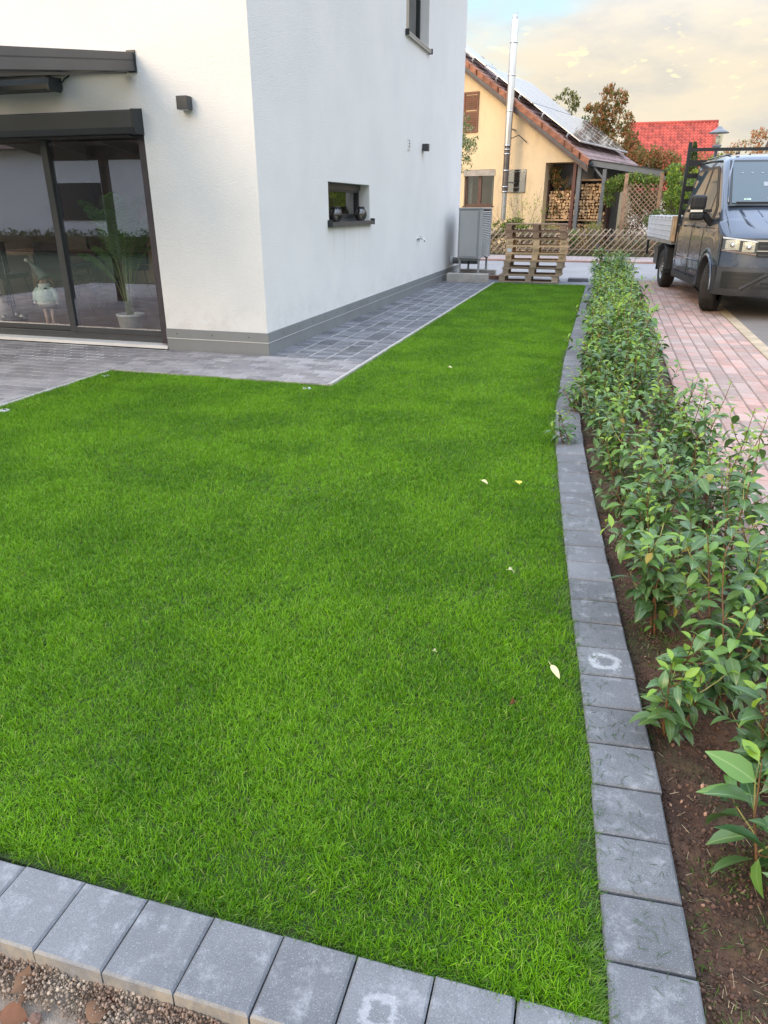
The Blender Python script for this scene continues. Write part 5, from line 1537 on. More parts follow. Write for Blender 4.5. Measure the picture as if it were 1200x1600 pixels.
def conifer():
    r = thing('young_conifer', 'small dark pointed conifer standing before the red roof', 'tree', (2.72, 33, 0))
    MB().tube([(0, 0, 0), (0, 0, 3.6)], [.06, .01], 6).build('trunk', bark_m, r)
    rng = random.Random(4); Ms = []
    for i in range(3500):
        z = .6 + 3.15 * rng.random(); w_ = .62 * (1 - (z - .6) / 3.3) ** .8 * rng.random() ** .4; a = rng.random() * 6.28
        Ms.append(Matrix.Translation((w_ * math.cos(a), w_ * math.sin(a), z - w_ * .3)) @ rnd_rot(rng) @ Matrix.Scale(.09, 4))
    obj('crown', instance_mesh('crown', LV, LF, Ms, M_dkgreen), r)
conifer()
tree('autumn_tree', 'rusty red leaved tree at the right behind the street lamp and van roof', (5.3, 34, 0), 3.8,
     [(-.6, 0, 3.2, .9, .8, .7, 1), (.5, 0, 3.5, .9, .8, .65, 1), (1.6, 0, 3.3, .9, .8, .7, 1), (.2, 0, 2.5, 1.6, 1, .9, 1.5), (-1.1, 0, 2.6, .7, .7, .6, .6), (2.6, 0, 2.8, 1.0, .8, .8, .8), (-.2, 0, 4.0, .4, .4, .3, .2)],
     12000, .11, (M_red, M_red, M_olive), 12, keep=.0)
tree('golden_bush', 'yellow green bush beside the lamp left of the van roof', (3.55, 31, 0), 2.6,
     blobs_random(13, 0, 2.35, 1.0, .8, 9, .5, .8), 6000, .11, (M_lime, M_olive), 13)
tree('hazel_bush', 'bright yellow green bush growing right of the trellis behind the van bed', (1.72, 25.3, 0), 2.6,
     [(-.1, 0, 2.3, .35, .35, .35, 1), (.05, 0, 1.8, .4, .4, .4, 1.2), (.25, .1, 1.4, .5, .4, .5, 1.2), (.55, .1, 1.9, .4, .4, .5, 1.0), (.7, .1, 1.0, .5, .4, .6, 1)], 5200, .10, (M_lime, M_grn), 14, cat='bush', th=.03)
tree('hedge_bush', 'green leafy bush behind the van cab filling the gap beside the lamp', (3.4, 28, 0), 2.8,
     blobs_random(15, 0, 1.6, 1.8, 1.5, 14, .5, 1.0), 9000, .11, (M_grn, M_olive), 15, cat='bush', th=.04)
tree('variegated_bush', 'pale green round bush in front of the trellis behind the lattice fence', (1.35, 25.0, 0), 1.1,
     blobs_random(16, 0, .9, .55, .38, 8, .5, .4), 3600, .07, (M_sil, M_grn), 16, cat='bush', th=.02)
tree('climbing_vine', 'green vine draped over the trellis and canopy beam', (.75, 25.65, 0), 1.9,
     [(-.75, .2, 2.1, .4, .3, .28, 1), (-.25, .1, 2.2, .45, .3, .22, 1), (.2, 0, 2.12, .4, .3, .25, 1), (-.9, .2, 1.8, .25, .3, .4, .7), (.0, .1, 1.7, .45, .2, .5, 1), (-.2, .1, 1.0, .4, .2, .5, .8), (.35, .1, 1.2, .3, .2, .4, .5)],
     7000, .085, (M_grn, M_lime, M_olive), 17, cat='climbing plant', th=.02)
tree('climbing_ivy', 'dark ivy hanging in the opening beside the firewood', nloc(-.75, .45), 2.2,
     [(-.05, 0, 2.35, .35, .15, .35, 1), (.15, 0, 1.95, .28, .15, .35, .7), (.05, 0, 1.35, .2, .12, .35, .35)], 2600, .075, (M_dkgreen, M_brown), 18, cat='climbing plant', th=.02, keep=0)
tree('wall_shrub', 'evergreen shrub with yellow tips in front of the yellow wall', (-3.15, 25.0, 0), 1.0,
     [(-.3, 0, .75, .4, .3, .3, 1), (.15, 0, .85, .4, .3, .28, 1), (.55, 0, .65, .35, .3, .28, .8), (-.7, 0, .5, .3, .3, .3, .7)], 3600, .08, (M_dkgreen, M_lime, M_olive), 19, cat='bush', th=.02)
def bare_bush():
    r = thing('bare_twiggy_bush', 'leafless bush of thin upright twigs against the yellow wall', 'bush', (-2.75, 25.2, 0))
    rng = random.Random(40); mb = MB()
    for i in range(26):
        a = rng.uniform(-1.25, 1.25); L_ = rng.uniform(1.0, 1.9)
        pts = [Vector((0, 0, .2)) + Vector((math.sin(a) * k / 5 * L_ * .9, rng.uniform(-.05, .05), math.cos(a) * k / 5 * L_ + rng.uniform(-.03, .03))) for k in range(6)]
        mb.tube(pts, [.010 - .0015 * k for k in range(6)], 4, False)
        for k in range(5):
            p = pts[rng.randint(2, 4)]; b_ = a + rng.uniform(-.8, .8)
            mb.tube([p, p + Vector((math.sin(b_) * .25, rng.uniform(-.1, .1), math.cos(b_) * .3))], [.005, .002], 3, False)
    mb.build('twigs', mat('pale twig', (.34, .25, .15), .85, 0, .2, 8), r)
    leaf_cloud('leaves', [(0, 0, 1.1, .9, .3, .8, 1)], 330, .07, M_lime, r, 41, -.5)
bare_bush()
def ornamental_grass(x, y, H, lab, cols, seed, n=260):
    r = thing('ornamental_grass', lab, 'ornamental grass', (x, y, 0)); rng = random.Random(seed)
    for m_, k in cols:
        Ms = MB()
        for i in range(int(n * k)):
            a = rng.random() * 6.28; l = rng.uniform(.1, .75); h = H * rng.uniform(.6, 1.05); px, py = -math.sin(a) * .006, math.cos(a) * .006
            P_ = [(math.cos(a) * (.05 + l * .5 * t_ ** 1.6), math.sin(a) * (.05 + l * .5 * t_ ** 1.6), h * (t_ - .18 * t_ ** 3)) for t_ in (0, .4, .75, 1)]
            Ms.add([(P_[0][0] - px, P_[0][1] - py, 0), (P_[0][0] + px, P_[0][1] + py, 0), (P_[1][0] - px, P_[1][1] - py, P_[1][2]), (P_[1][0] + px, P_[1][1] + py, P_[1][2]),
                    (P_[2][0] - px, P_[2][1] - py, P_[2][2]), (P_[2][0] + px, P_[2][1] + py, P_[2][2]), P_[3]], [(0, 1, 3, 2), (2, 3, 5, 4), (4, 5, 6)])
        Ms.build('blades', m_, r, fix=False)
M_straw = leaf_mat('straw green grass', (.22, .24, .07), (.42, .38, .15), .7, .3)
ornamental_grass(-.55, 25.3, 1.25, 'arching straw green ornamental grass left of the trellis post', ((M_straw, 1),), 50, 420)
ornamental_grass(-1.9, 25.6, 1.2, 'upright yellowish ornamental grass before the firewood opening', ((M_straw, 1),), 51, 260)
ornamental_grass(-1.2, 25.2, 1.0, 'fresh green iris like grass clump between the two straw coloured ones', ((M_grn, .6), (M_lime, .5)), 52, 240)
tree('low_shrubs', 'low mixed brown and green planting right behind the lattice fence', (-.8, 24.75, 0), .5,
     [(x, .1, .26, .4, .2, .26, 1) for x in (-4.2, -3.6, -3, -2.4, -1.8, -1.2, -.6, 0, .6, 1.2, 1.8, 2.4, 3.0)], 8500, .06, (M_dkgreen, M_olive, M_brown), 60, cat='shrubs', th=.01)
# tree leaning out beyond the far house corner
tree('olive_tree', 'small leaved pale green tree peeping out behind the far corner of the white house', (-4.3, 20.3, 0), 3.4,
     [(.0, 0, 3.3, .6, .4, .5, 1), (.45, 0, 2.95, .33, .3, .4, .7), (.0, 0, 2.5, .5, .4, .5, .9), (.35, 0, 2.45, .3, .3, .25, .4)], 3800, .075, (M_sil, M_grn), 20, th=.05, keep=.02)
# far hedge line so that the horizon is closed
for i, (x, y, lab) in enumerate(((-9, 44, 'far green tree beyond the yellow house'), (30, 70, 'far green tree beyond the side road to the right'), (26, 36, 'second far tree to the right of the side road'), (6.5, 44, 'far green tree behind the rusty red tree'), (-24, 20, 'green tree seen through the patio door glass and the room behind'), (-28, 15, 'second green tree seen through the patio door glass'), (-26, 27, 'third green tree seen through the room behind the patio door'))):
    tree('background_tree', lab, (x, y, 0), 3.6, blobs_random(70 + i, 0, 2.0, 2.8, 1.7, 12, .5, 1.5), 7000, .16, (M_grn, M_olive), 70 + i, 'trees beyond the gardens')

# ================================================================== RED ROOFED HOUSE
def red_house():
    r = thing('red_roof_house', 'house with bright red pantile roof far behind the gardens', 'house', (.3, 50, 0))
    W = 4.9; zr = 5.97; zb = 2.3; D = 4.6
    m_ = mat('bright red pantile', (.46, .085, .060), .7, 0, .14, 1.5, rndvar=.3, coord='World')
    MB().box(0.1, W - .1, -D + .5, D - .5, 0, zb + .1).prism([(-D + .5, zb), (D - .5, zb), (0, zr - .3)], 'X', 0.1, W - .1).build('wall', seam_white, r)
    rf = MB().prism([(-D, zb - .15), (0, zr - .1), (D, zb - .15), (D, zb - .3), (0, zr - .25), (-D, zb - .3)], 'X', 0, W).build('roof', fascia_m, r)
    tl = MB(); nr_ = 22; nc = 24; dy = D / nr_; dx = W / nc; sl = (zr - zb) / D
    for j in range(nr_):
        ya = -j * dy; yb = -(j + 1) * dy - .03
        za = zr + sl * ya; zb_ = zr + sl * yb
        for i in range(nc):
            x = i * dx
            tl.add([(x, yb, zb_ + .05), (x + dx * .35, yb, zb_ + .11), (x + dx * .7, yb, zb_ + .04), (x + dx, yb, zb_ + .05), (x, ya, za - .02), (x + dx * .35, ya, za + .04), (x + dx * .7, ya, za - .03), (x + dx, ya, za - .02), (x, yb, zb_ - .02), (x + dx, yb, zb_ - .02)],
                   [(0, 1, 5, 4), (1, 2, 6, 5), (2, 3, 7, 6), (0, 8, 9, 3, 2, 1)])
    tl.build('pantile', m_, rf, kind='stuff', fix=False)
    MB().tube([(0, 0, zr), (W, 0, zr)], .10, 8).build('ridge', m_, rf)
    MB().box(1.0, 1.8, -3.2, -3.0, 3.3, 3.75).build('skylight', alu, rf)
    return r
rh = red_house(); rh.rotation_euler.z = R(0.0)
# white bungalow behind the photographer: seen mirrored in the patio door
r = thing('white_bungalow', 'plain white bungalow across the garden, mirrored in the patio door glass', 'house', (-16, -9.5, 0))
MB().box(-7, 8, -6, 0, 0, 3.3).build('wall', stucco, r)
MB().prism([(-6.4, 3.3), (.4, 3.3), (-3, 5.0)], 'X', -7.3, 8.3).build('roof', mat('brown roof', (.14, .08, .06), .8, 0, .15, 3), r)
MB().box(1.5, 3.0, .0, .05, .1, 2.2).build('door', anthracite, r); MB().box(-3, -1.2, .0, .05, 1, 2.2).build('window', anthracite, r)
r = thing('boundary_hedge', 'clipped green hedge in front of the white bungalow, mirrored in the door', 'hedge', (-16, -8.4, 0))
leaf_cloud('foliage', [(x * .9 - 8, 0, .35, .6, .3, .4, 1) for x in range(19)], 7000, .12, M_dkgreen, r, 90, -.5)
MB().box(-9, 9, -.15, .15, 0, .5).build('stems', bark_m, r)

# house across the side road, just outside the picture: it is what the small side window mirrors
r = thing('timber_clad_house', 'cream house with brown timber cladding further down the side road, mirrored in the small window', 'house', (10.2, 50, 0))
MB().box(0, 9, 0, 12, 2.6, 5.2).build('upper_wall', mat('peach render', (.74, .55, .38), .9, 0, .06, 1), r)
MB().box(-.02, 9.02, -.02, 12.02, 0, 2.6).build('lower_wall', mat('timber cladding', (.17, .10, .06), .7, 0, .2, 3, stretch=(4, 4, .3)), r)
MB().prism([(-.6, 5.2), (12.6, 5.2), (6, 8.2)], 'X', -.4, 9.4).build('roof', MATS['brown roof'], r)

# ================================================================== STREET LAMP
def street_lamp():
    r = thing('street_lamp', 'grey mushroom topped street lamp showing above the van roof', 'street lamp', (2.13, 20.0, 0))
    gr = mat('lamp grey metal', (.22, .24, .26), .4, .3, .06, 3)
    MB().lathe([(.06, 0), (.06, 1.0), (.042, 1.05), (.038, 2.66), (.0, 2.66)], 14).build('pole', anthracite, r)
    MB().lathe([(0, 2.66), (.055, 2.66), (.10, 2.72), (.10, 2.745), (.0, 2.745)], 16).build('base_ring', gr, r)
    MB().lathe([(.085, 2.745), (.105, 2.98), (.105, 2.99), (.0, 2.99)], 16).build('diffuser', glass_mat('lamp glass', (.85, .86, .8), .12, .15), r)
    MB().lathe([(0, 2.76), (.045, 2.76), (.045, 2.93), (0, 2.93)], 12).build('lamp_tube', mat('white lamp core', (.8, .78, .66), .4), r)
    MB().lathe([(0.05, 2.985), (.215, 2.985), (.222, 2.995), (.14, 3.045), (.07, 3.075), (.045, 3.12), (0, 3.13)], 24).build('shade', gr, r)
street_lamp()
# ================================================================== HEDGE PLANTS
def leaf_geo(L_, W_, curl, fold, n=4):
    vs = []; fs = []
    for i in range(n + 1):
        t_ = i / n; w_ = W_ * (0.0 if i in (0, n) else math.sin(PI * t_ ** .8) ** .85); w_ = max(w_, .0006)
        a = curl * t_; x = L_ * math.sin(a) / curl; z = -L_ * (1 - math.cos(a)) / curl
        vs += [(x, -w_, z + fold * w_), (x, 0, z), (x, w_, z + fold * w_)]
    for i in range(n):
        for k in (0, 1):
            a = 3 * i + k; fs.append((a, a + 3, a + 4, a + 1))
    # short stalk
    o = len(vs); vs += [(-.010, -.0009, -.003), (-.010, .0009, -.003), (0.001, .0009, 0), (.001, -.0009, 0)]; fs.append((o, o + 1, o + 2, o + 3))
    return vs, fs
lf_dark = leaf_mat('glossy dark leaf', (.042, .105, .034), (.115, .215, .060), .34, .16, 4, .6, (.10, .20, .04))
lf_mid = leaf_mat('glossy green leaf', (.09, .21, .04), (.17, .32, .055), .36, .25, 4, .55, (.20, .36, .05))
lf_new = leaf_mat('fresh lime leaf', (.20, .38, .04), (.34, .50, .06), .38, .38, 4, .5, (.50, .65, .08))
lf_yel = leaf_mat('yellowing leaf', (.40, .38, .06), (.30, .22, .05), .5, .3, 4)
# pale midrib drawn as colour along the leaf's own length
for m_ in (lf_dark, lf_mid, lf_new):
    t = NT(m_); b = t.n['Principled BSDF']
    src = b.inputs['Base Color'].links[0].from_socket
    sp_ = t.new('ShaderNodeSeparateXYZ'); t.l.new(t.coord('Object'), sp_.inputs[0])
    if True:
        rib = t.ramp(t.math('ABSOLUTE', sp_.outputs[1]), .0004, .0014, 1, 0)
    # joined foliage has no leaf-local axes, so the rib is kept only on single leaves (attribute flag)
    at = t.new('ShaderNodeAttribute'); at.attribute_type = 'OBJECT'; at.attribute_name = 'rib'
    c = t.mix(t.math('MULTIPLY', t.math('MULTIPLY', rib, at.outputs['Fac']), .5), src, (.30, .42, .16))
    t.l.new(c, b.inputs['Base Color'])
LEAVES = {}
for kind, m_, sz in (('dark', lf_dark, (.074, .0148)), ('mid', lf_mid, (.066, .0130)), ('new', lf_new, (.056, .0110)), ('yel', lf_yel, (.055, .013))):
    LEAVES[kind] = []
    for k in range(4):
        g_ = leaf_geo(sz[0], sz[1] * (1 + .12 * (k % 2)), (.5, .9, 1.25, .7)[k], (.25, .4, .15, .5)[k])
        mb = MB(); mb.add(g_[0], g_[1], True)
        LEAVES[kind].append((g_, mb.mesh('leaf', m_, False)))
stem_m = mat('reddish brown stem', (.20, .10, .045), .6, 0, .2, 20)
stem_y = mat('yellow green stem', (.36, .33, .10), .55, 0, .15, 20)

def plant(x, y, H, lab, group, seed, single, nst=4, spread=.16, lean=(0, 0), dens=1.0, cat='hedge plant', lsc=1.0, base_z=-.04, lime=0.0):
    rng = random.Random(seed)
    r = thing('hedge_plant', lab, cat, (x, y, base_z), 0, group)
    st = MB(); young = MB(); lv = {k: [] for k in LEAVES}
    def shoot(p0, d0, L_, rad, is_side, z_top):
        n = 7; pts = [Vector(p0)]; d = Vector(d0).normalized()
        for i in range(n):
            d = (d + Vector((rng.gauss(0, .07), rng.gauss(0, .07), .07 if not is_side else .10))).normalized(); pts.append(pts[-1] + d * L_ / n)
        (st if not is_side or rng.random() < .6 else young).tube(pts, [rad * (1 - .72 * i / n) for i in range(n + 1)], 5, False)
        step = .0165 / dens / lsc ** .3; t_ = .10 if not is_side else .16; a = rng.random() * 6.28
        while t_ < 1.0:
            q = t_ * n; j = min(n - 1, int(q)); p = pts[j].lerp(pts[j + 1], q - j); dd = (pts[j + 1] - pts[j]).normalized()
            a += 2.4 + rng.gauss(0, .35)
            ref = dd.cross(Vector((0, 0, 1)) if abs(dd.z) < .95 else Vector((1, 0, 0))).normalized(); sd = (ref * math.cos(a) + dd.cross(ref) * math.sin(a)).normalized()
            up = .75 - .95 * (1 - t_) + rng.gauss(0, .25)        # young leaves point up, old ones droop
            ax = (sd + dd * (up + .1)).normalized()
            zc_ = Vector((0, 0, 1)); yv = zc_.cross(ax)
            if yv.length < .05: yv = ref
            yv.normalize(); zv = ax.cross(yv); roll = rng.gauss(0, .35)
            M = Matrix((ax, yv, zv)).transposed().to_4x4() @ Matrix.Rotation(roll, 4, 'X')
            tip = t_ > .86
            hrel = (p.z) / H + lime
            if tip and (hrel > .45): k = 'new' if rng.random() < .75 else 'mid'
            elif (t_ > .68 and hrel > .5) or rng.random() < lime * .7: k = rng.choice(('mid', 'new', 'mid', 'dark'))
            elif lsc < 1.1 and rng.random() < .008: k = 'yel'
            else: k = 'mid' if rng.random() < (.10 + .35 * max(0, hrel - .35)) else 'dark'
            s = lsc * rng.uniform(.72, 1.2) * (1.0 if t_ < .85 else .72) * (.8 if t_ < .2 and not is_side else 1)
            M = Matrix.Translation(p + ax * .010) @ M @ Matrix.Diagonal((s, s * rng.uniform(.85, 1.15), s, 1))
            lv[k].append((rng.randint(0, 3), M))
            L2 = L_ * step / L_; t_ += step / L_ * rng.uniform(.8, 1.25)
        return pts
    for i in range(nst):
        a = 2 * PI * i / nst + rng.uniform(-.5, .5); ln = rng.uniform(.08, .42) * spread / .16
        h = H * rng.uniform(.72, 1.02)
        d = Vector((math.cos(a) * ln + lean[0], math.sin(a) * ln + lean[1], 1))
        pts = shoot((math.cos(a) * .018, math.sin(a) * .018, 0), d, h, .0048, False, H)
        for k in range(rng.randint(4, 6)):
            j = rng.choice((1, 2, 2, 3, 4, 5)); b_ = rng.random() * 6.28
            shoot(pts[j], (math.cos(b_) * .75, math.sin(b_) * .75, rng.uniform(.15, .9)), h * rng.uniform(.26, .46), .0026, True, H)
    st.build('stem', stem_m, r)
    if young.v: young.build('young_twig', stem_y, r)
    allv = [(k, v, M) for k in lv for v, M in lv[k]]
    rng.shuffle(allv)
    if single:
        # the leaves nearest the camera as objects, at most 300
        allv.sort(key=lambda q: ((Vector((x, y, base_z)) + q[2].to_translation()) - cam.location).length)
        sing, rest = allv[:300], allv[300:]
        for k, v, M in sing:
            o = obj('leaf', LEAVES[k][v][1], r); o.matrix_basis = M; o['rib'] = 1.0
    else: rest = allv
    for k in LEAVES:
        for v in range(4):
            Ms = [M for kk, vv, M in rest if kk == k and vv == v]
            if Ms:
                g_ = LEAVES[k][v][0]
                o = obj('leaves', instance_mesh('leaves', g_[0], g_[1], Ms, LEAVES[k][v][1].materials[0], True), r)
                if single: o['kind'] = 'stuff'
    return r
GH = 'young broadleaf shrubs planted as a hedge beside the kerb'
# (x, y, H, label)
HP = [
 (.470, 1.36, .34, 'lone thin young hedge shoot with lime tip leaves, nearest the camera at right', 1, .05, 1.5, .55),
 (.58, 1.68, .48, 'low dark leaved hedge plant right behind the lone lime tipped shoot', 4, .16, 1.05, .85),
 (.33, 1.86, .34, 'small dark hedge plant leaning over bare soil beside the ringed kerb block', 3, .24, 1.0, .8),
 (.49, 2.05, .55, 'dark bushy hedge plant with yellow green leaf tips above the ringed kerb block', 5, .16, 1.0, .95),
 (.68, 2.28, .72, 'tall dense hedge plant at the right edge of the picture', 4, .16, 1.0, .95),
 (.32, 2.42, .50, 'dark bushy hedge plant behind the small one by the ringed kerb block', 5, .17, .95, 1.0),
 (.62, 2.78, .70, 'tall hedge plant at the right edge with red brown branching stems', 4, .16, 1.0, .9),
 (.28, 2.95, .54, 'hedge plant with a few bright lime leaves amid dark ones, kerb side', 5, .17, 1.0, 1.0),
 (.57, 3.32, .66, 'tall hedge plant with lime shoots standing up against the pink bricks', 4, .15, 1.0, 1.0),
 (.23, 3.52, .54, 'hedge plant with thin yellow stems showing dark soil at its foot', 5, .17, .95, 1.0),
 (.54, 3.90, .66, 'hedge plant reaching out to the brick side with drooping lime leaves', 5, .17, .95, 1.0),
 (.16, 4.12, .50, 'hedge plant on the kerb side where the kerb starts to bend', 5, .17, .95, 1.0),
 (.47, 4.50, .60, 'hedge plant with tall upright tip, brick side, past the first bend', 5, .17, .9, 1.0),
 (.10, 4.78, .50, 'hedge plant whose twig pokes out left over the kerb', 5, .20, .9, 1.0),
 (.60, 1.24, .26, 'low hedge shoot at the bottom right edge under the lone lime tipped one', 2, .12, 1.2, .7),
]
for i, (x, y, H, lab, ns, spr, lsc, dn) in enumerate(HP):
    plant(x, y, H, lab, GH, 100 + i, True, ns, spr, ((-.10, 0) if i == 13 else (-.12, .35) if i == 0 else (0, 0)), dn, lsc=lsc)
plant(-.06, 5.35, .34, 'low hedge twig reaching left across the kerb onto the lawn', GH, 140, True, 2, .1, (-.75, .1), 1.0, lsc=.9)
plant(-.10, 4.55, .30, 'lowest hedge twig hanging over the kerb edge to the left', GH, 141, True, 2, .1, (-.7, -.1), 1.0, lsc=.9)
protos = []; pale = []
yy = 5.15; k = 0
rng = random.Random(77)
while yy < 15.3:
    for side in (0, 1):
        cx_ = curb_inner(yy) + .18 + (.165 if side == 0 else .40)
        cx_ += rng.uniform(-.04, .04) - (.03 * (yy - 5) / 10 if side else 0)
        H = rng.uniform(.42, .68) + (.04 if side else 0)
        if yy > 13.5: H += .12
        far = yy > 11
        sd_ = 'kerb' if side == 0 else 'brick'
        row_i = int(round((yy - 5.15) / .36)); rows_n = 29
        ORD = ('first second third fourth fifth sixth seventh eighth ninth tenth eleventh twelfth thirteenth fourteenth fifteenth').split()
        if row_i < 14:
            lab = f'{ORD[row_i]} plant on the {sd_} side beyond the hedge twig overhanging the kerb'
        else:
            lab = f'{ORD[min(14, rows_n - 1 - row_i)]} plant on the {sd_} side counted from the far road end of the hedge'
        gg = GH
        if k < 6:
            o = plant(cx_, yy + side * .15, H, lab, gg, 200 + k, False, 5, .12, (0, 0), .85); protos.append(o)
        elif yy > 12.8 and len(pale) < 3:
            o = plant(cx_, yy + side * .15, H, lab, gg, 260 + k, False, 5, .12, (0, 0), .85, lime=.6); pale.append(o)
        else:
            src = protos[rng.randrange(len(protos))] if yy < 12.8 else pale[rng.randrange(len(pale))]; o = copy_tree(src)
            o.location = (cx_, yy + side * .15, -.04); o.rotation_euler = (0, 0, rng.random() * 6.28); s = H / .58; o.scale = (s * .95, s * .95, s); o['label'] = lab
        k += 1
    yy += .36
# ================================================================== VAN (crew cab drop-side)
def van():
    ang = math.atan2(.1129, .9936)          # local +Y = towards the rear, local +X = across from the visible side
    r = thing('drop_side_van', 'dark grey crew cab van with aluminium drop-side bed and black ladder rack', 'van', (1.370, 11.825, -.004), ang)
    HW = .98
    paint = bpy.data.materials.new('dark metallic paint'); paint.use_nodes = True
    t = NT(paint); b = t.n['Principled BSDF']
    sep = t.new('ShaderNodeSeparateXYZ'); t.l.new(t.coord(), sep.inputs[0])
    dirt = t.math('MULTIPLY', t.ramp(t.noise(2.6, 6, .7), .42, .68), t.ramp(sep.outputs[2], 1.25, .35))
    t.put(b.inputs['Base Color'], t.mix(t.math('MULTIPLY', dirt, .28), (.058, .080, .118), (.16, .15, .14)))
    b.inputs['Metallic'].default_value = .35
    t.put(b.inputs['Roughness'], t.math('ADD', t.math('MULTIPLY', dirt, .45), .24))
    b.inputs['Coat Weight'].default_value = .9; t.put(b.inputs['Coat Roughness'], t.math('ADD', t.math('MULTIPLY', dirt, .4), .05))
    MATS['dark metallic paint'] = paint
    dplast = mat('dark bumper plastic', (.040, .043, .048), .6, 0, .18, 4, .0008, 90)
    tyre = mat('tyre rubber', (.030, .028, .027), .85, 0, .25, 6)
    chrome = mat('chrome', (.75, .76, .78), .12, 1.0, .02)
    vglass = bpy.data.materials.new('van glass'); vglass.use_nodes = True
    bb = vglass.node_tree.nodes['Principled BSDF']; bb.inputs['Base Color'].default_value = (.04, .075, .10, 1); bb.inputs['Roughness'].default_value = .04
    bb.inputs['Coat Weight'].default_value = .2; bb.inputs['Specular IOR Level'].default_value = .6
    wsg = glass_mat('windscreen glass', (.45, .55, .60), .16, .01, (.85, .95, 1.0))
    # local frame: x from visible side (0) inwards, y from front axle backwards, z up
    def inset(z):
        if z < .5: return .03 * (.5 - z) / .2
        if z < 1.12: return 0.0
        return .02 + (z - 1.12) * .205
    def ztop(u):
        if u < -.12: return 1.03 + (u + .92) * (.36 / .80) - .05 * max(0, (-.80 - u) / .12) ** 2
        if u < .78: return 1.40 + (u + .12) * (.66 / .90)
        if u < 1.1: return 2.06 + .07 * math.sin((u - .78) / .32 * PI / 2)
        return 2.13
    def bow(x): return .30 * (abs(x - HW) / HW) ** 4
    def zlow(u):
        if abs(u) < .44: return .335 + math.sqrt(.445 ** 2 - u * u) + .0
        return .34 if u > -.3 else .34
    us = [-.92, -.86, -.78, -.66, -.55, -.46, -.44, -.42, -.38, -.32, -.25, -.16, -.12, -.06, 0, .08, .16, .24, .32, .38, .42, .44, .47, .6, .78, .9, 1.1, 1.5, 1.9, 2.25, 2.40]
    rows = []
    for u in us:
        zl = zlow(u) if u > -.46 else .62
        zt = ztop(u)
        lv_ = [zl + (1.12 - zl) * k for k in (0, .3, .6, .85, 1)] if zt > 1.13 and zl < 1.1 else [zl + (zt - .04 - zl) * k for k in (0, .3, .6, .85, 1)]
        sh = zt - .10 if zt > 1.25 else None
        side = [(inset(z), z) for z in lv_]
        if sh and sh > 1.14:
            for k in (.02, .35, .7, 1): z = 1.12 + (sh - 1.12) * k; side.append((inset(z) + (.0), z))
            i0 = inset(sh)
            side += [(i0 + .03, zt - .045), (i0 + .09, zt - .008), (i0 + .22, zt + .006)]
        else:
            z1 = lv_[-1]; side += [(inset(z1) + .002, z1 + .001)] * 0
            zz = zt - .04
            for k in (.25, .5, .75, 1): side.append((.012 * k, zz + .010 * k))
            side += [(.045, zt - .01), (.10, zt), (.22, zt + .005)]
        side += [(.5, zt + .016), (HW, zt + .022)]
        full = side + [(2 * HW - a, z) for a, z in side[-2::-1]]
        f = max(0, min(1, (-.10 - u) / .75))
        row = [(a, u + bow(a) * f, z) for a, z in full]
        rows.append(row)
    n = len(rows[0]); mb = MB()
    vs = [p for row in rows for p in row]
    fs = [(i * n + j, i * n + j + 1, (i + 1) * n + j + 1, (i + 1) * n + j) for i in range(len(rows) - 1) for j in range(n - 1)]
    mb.add(vs, fs, True)
    # back wall of the cab
    last = rows[-1]; o = len(mb.v); mb.v += last; mb.f.append(tuple(o + i for i in range(n))); mb.sm.append(False)
    body = mb.build('body', paint, r, fix=False)
    bm = bmesh.new(); bm.from_mesh(body.data); bmesh.ops.recalc_face_normals(bm, faces=bm.faces); bm.to_mesh(body.data); bm.free()
    sw = body.modifiers.new('thickness', 'SOLIDIFY'); sw.thickness = .012; sw.offset = -1
    # inner dark box so nothing shows through
    MB().box(.10, 2 * HW - .10, .50, 2.38, .36, 1.08).box(.25, 2 * HW - .25, -.75, .5, .32, .90).build('chassis', black, r)
    MB().box(.22, 2 * HW - .22, 2.3, 5.2, .50, .72).build('frame_rails', black, r)
    # front face: surface y = F(x,z)
    def F(x, z):
        prof = -.93 + .02 * max(0, (z - .7)) / .35 - (.03 if z < .62 else 0) + (.04 if z < .36 else 0)
        return prof + bow(x)
    def fp(x0, x1, z0, z1, off, name, m_, parent=None, nx=10, nz=3, th=.02, zf=None):
        """panel following the front; zf(x,t) optional for slanted edges"""
        parent = parent or r
        def fn(d):
            def f(u_, v_):
                x = x0 + (x1 - x0) * u_
                a, b_ = (z0, z1) if zf is None else zf(u_)
                z = a + (b_ - a) * v_
                return (x, F(x, z) - off + d, z)
            return f
        q = MB().grid(fn(0), nx, nz).grid(fn(th), nx, nz)
        # rims
        def edge(pf):
            for k in range(len(pf) - 1):
                (a, b_), (c, d) = pf[k], pf[k + 1]; q.add([a, c, d, b_], [(0, 1, 2, 3)])
        f0, f1 = fn(0), fn(th)
        edge([(f0(k / nx, 0), f1(k / nx, 0)) for k in range(nx + 1)]); edge([(f0(k / nx, 1), f1(k / nx, 1)) for k in range(nx + 1)])
        edge([(f0(0, k / nz), f1(0, k / nz)) for k in range(nz + 1)]); edge([(f0(1, k / nz), f1(1, k / nz)) for k in range(nz + 1)])
        return q.build(name, m_, parent)
    W = 2 * HW
    fp(0, W, .62, 1.035, .0, 'front_panel', paint, nx=36, nz=4)
    bmp = fp(0, W, .30, .665, .035, 'bumper', dplast, nx=36, nz=4, th=.05)
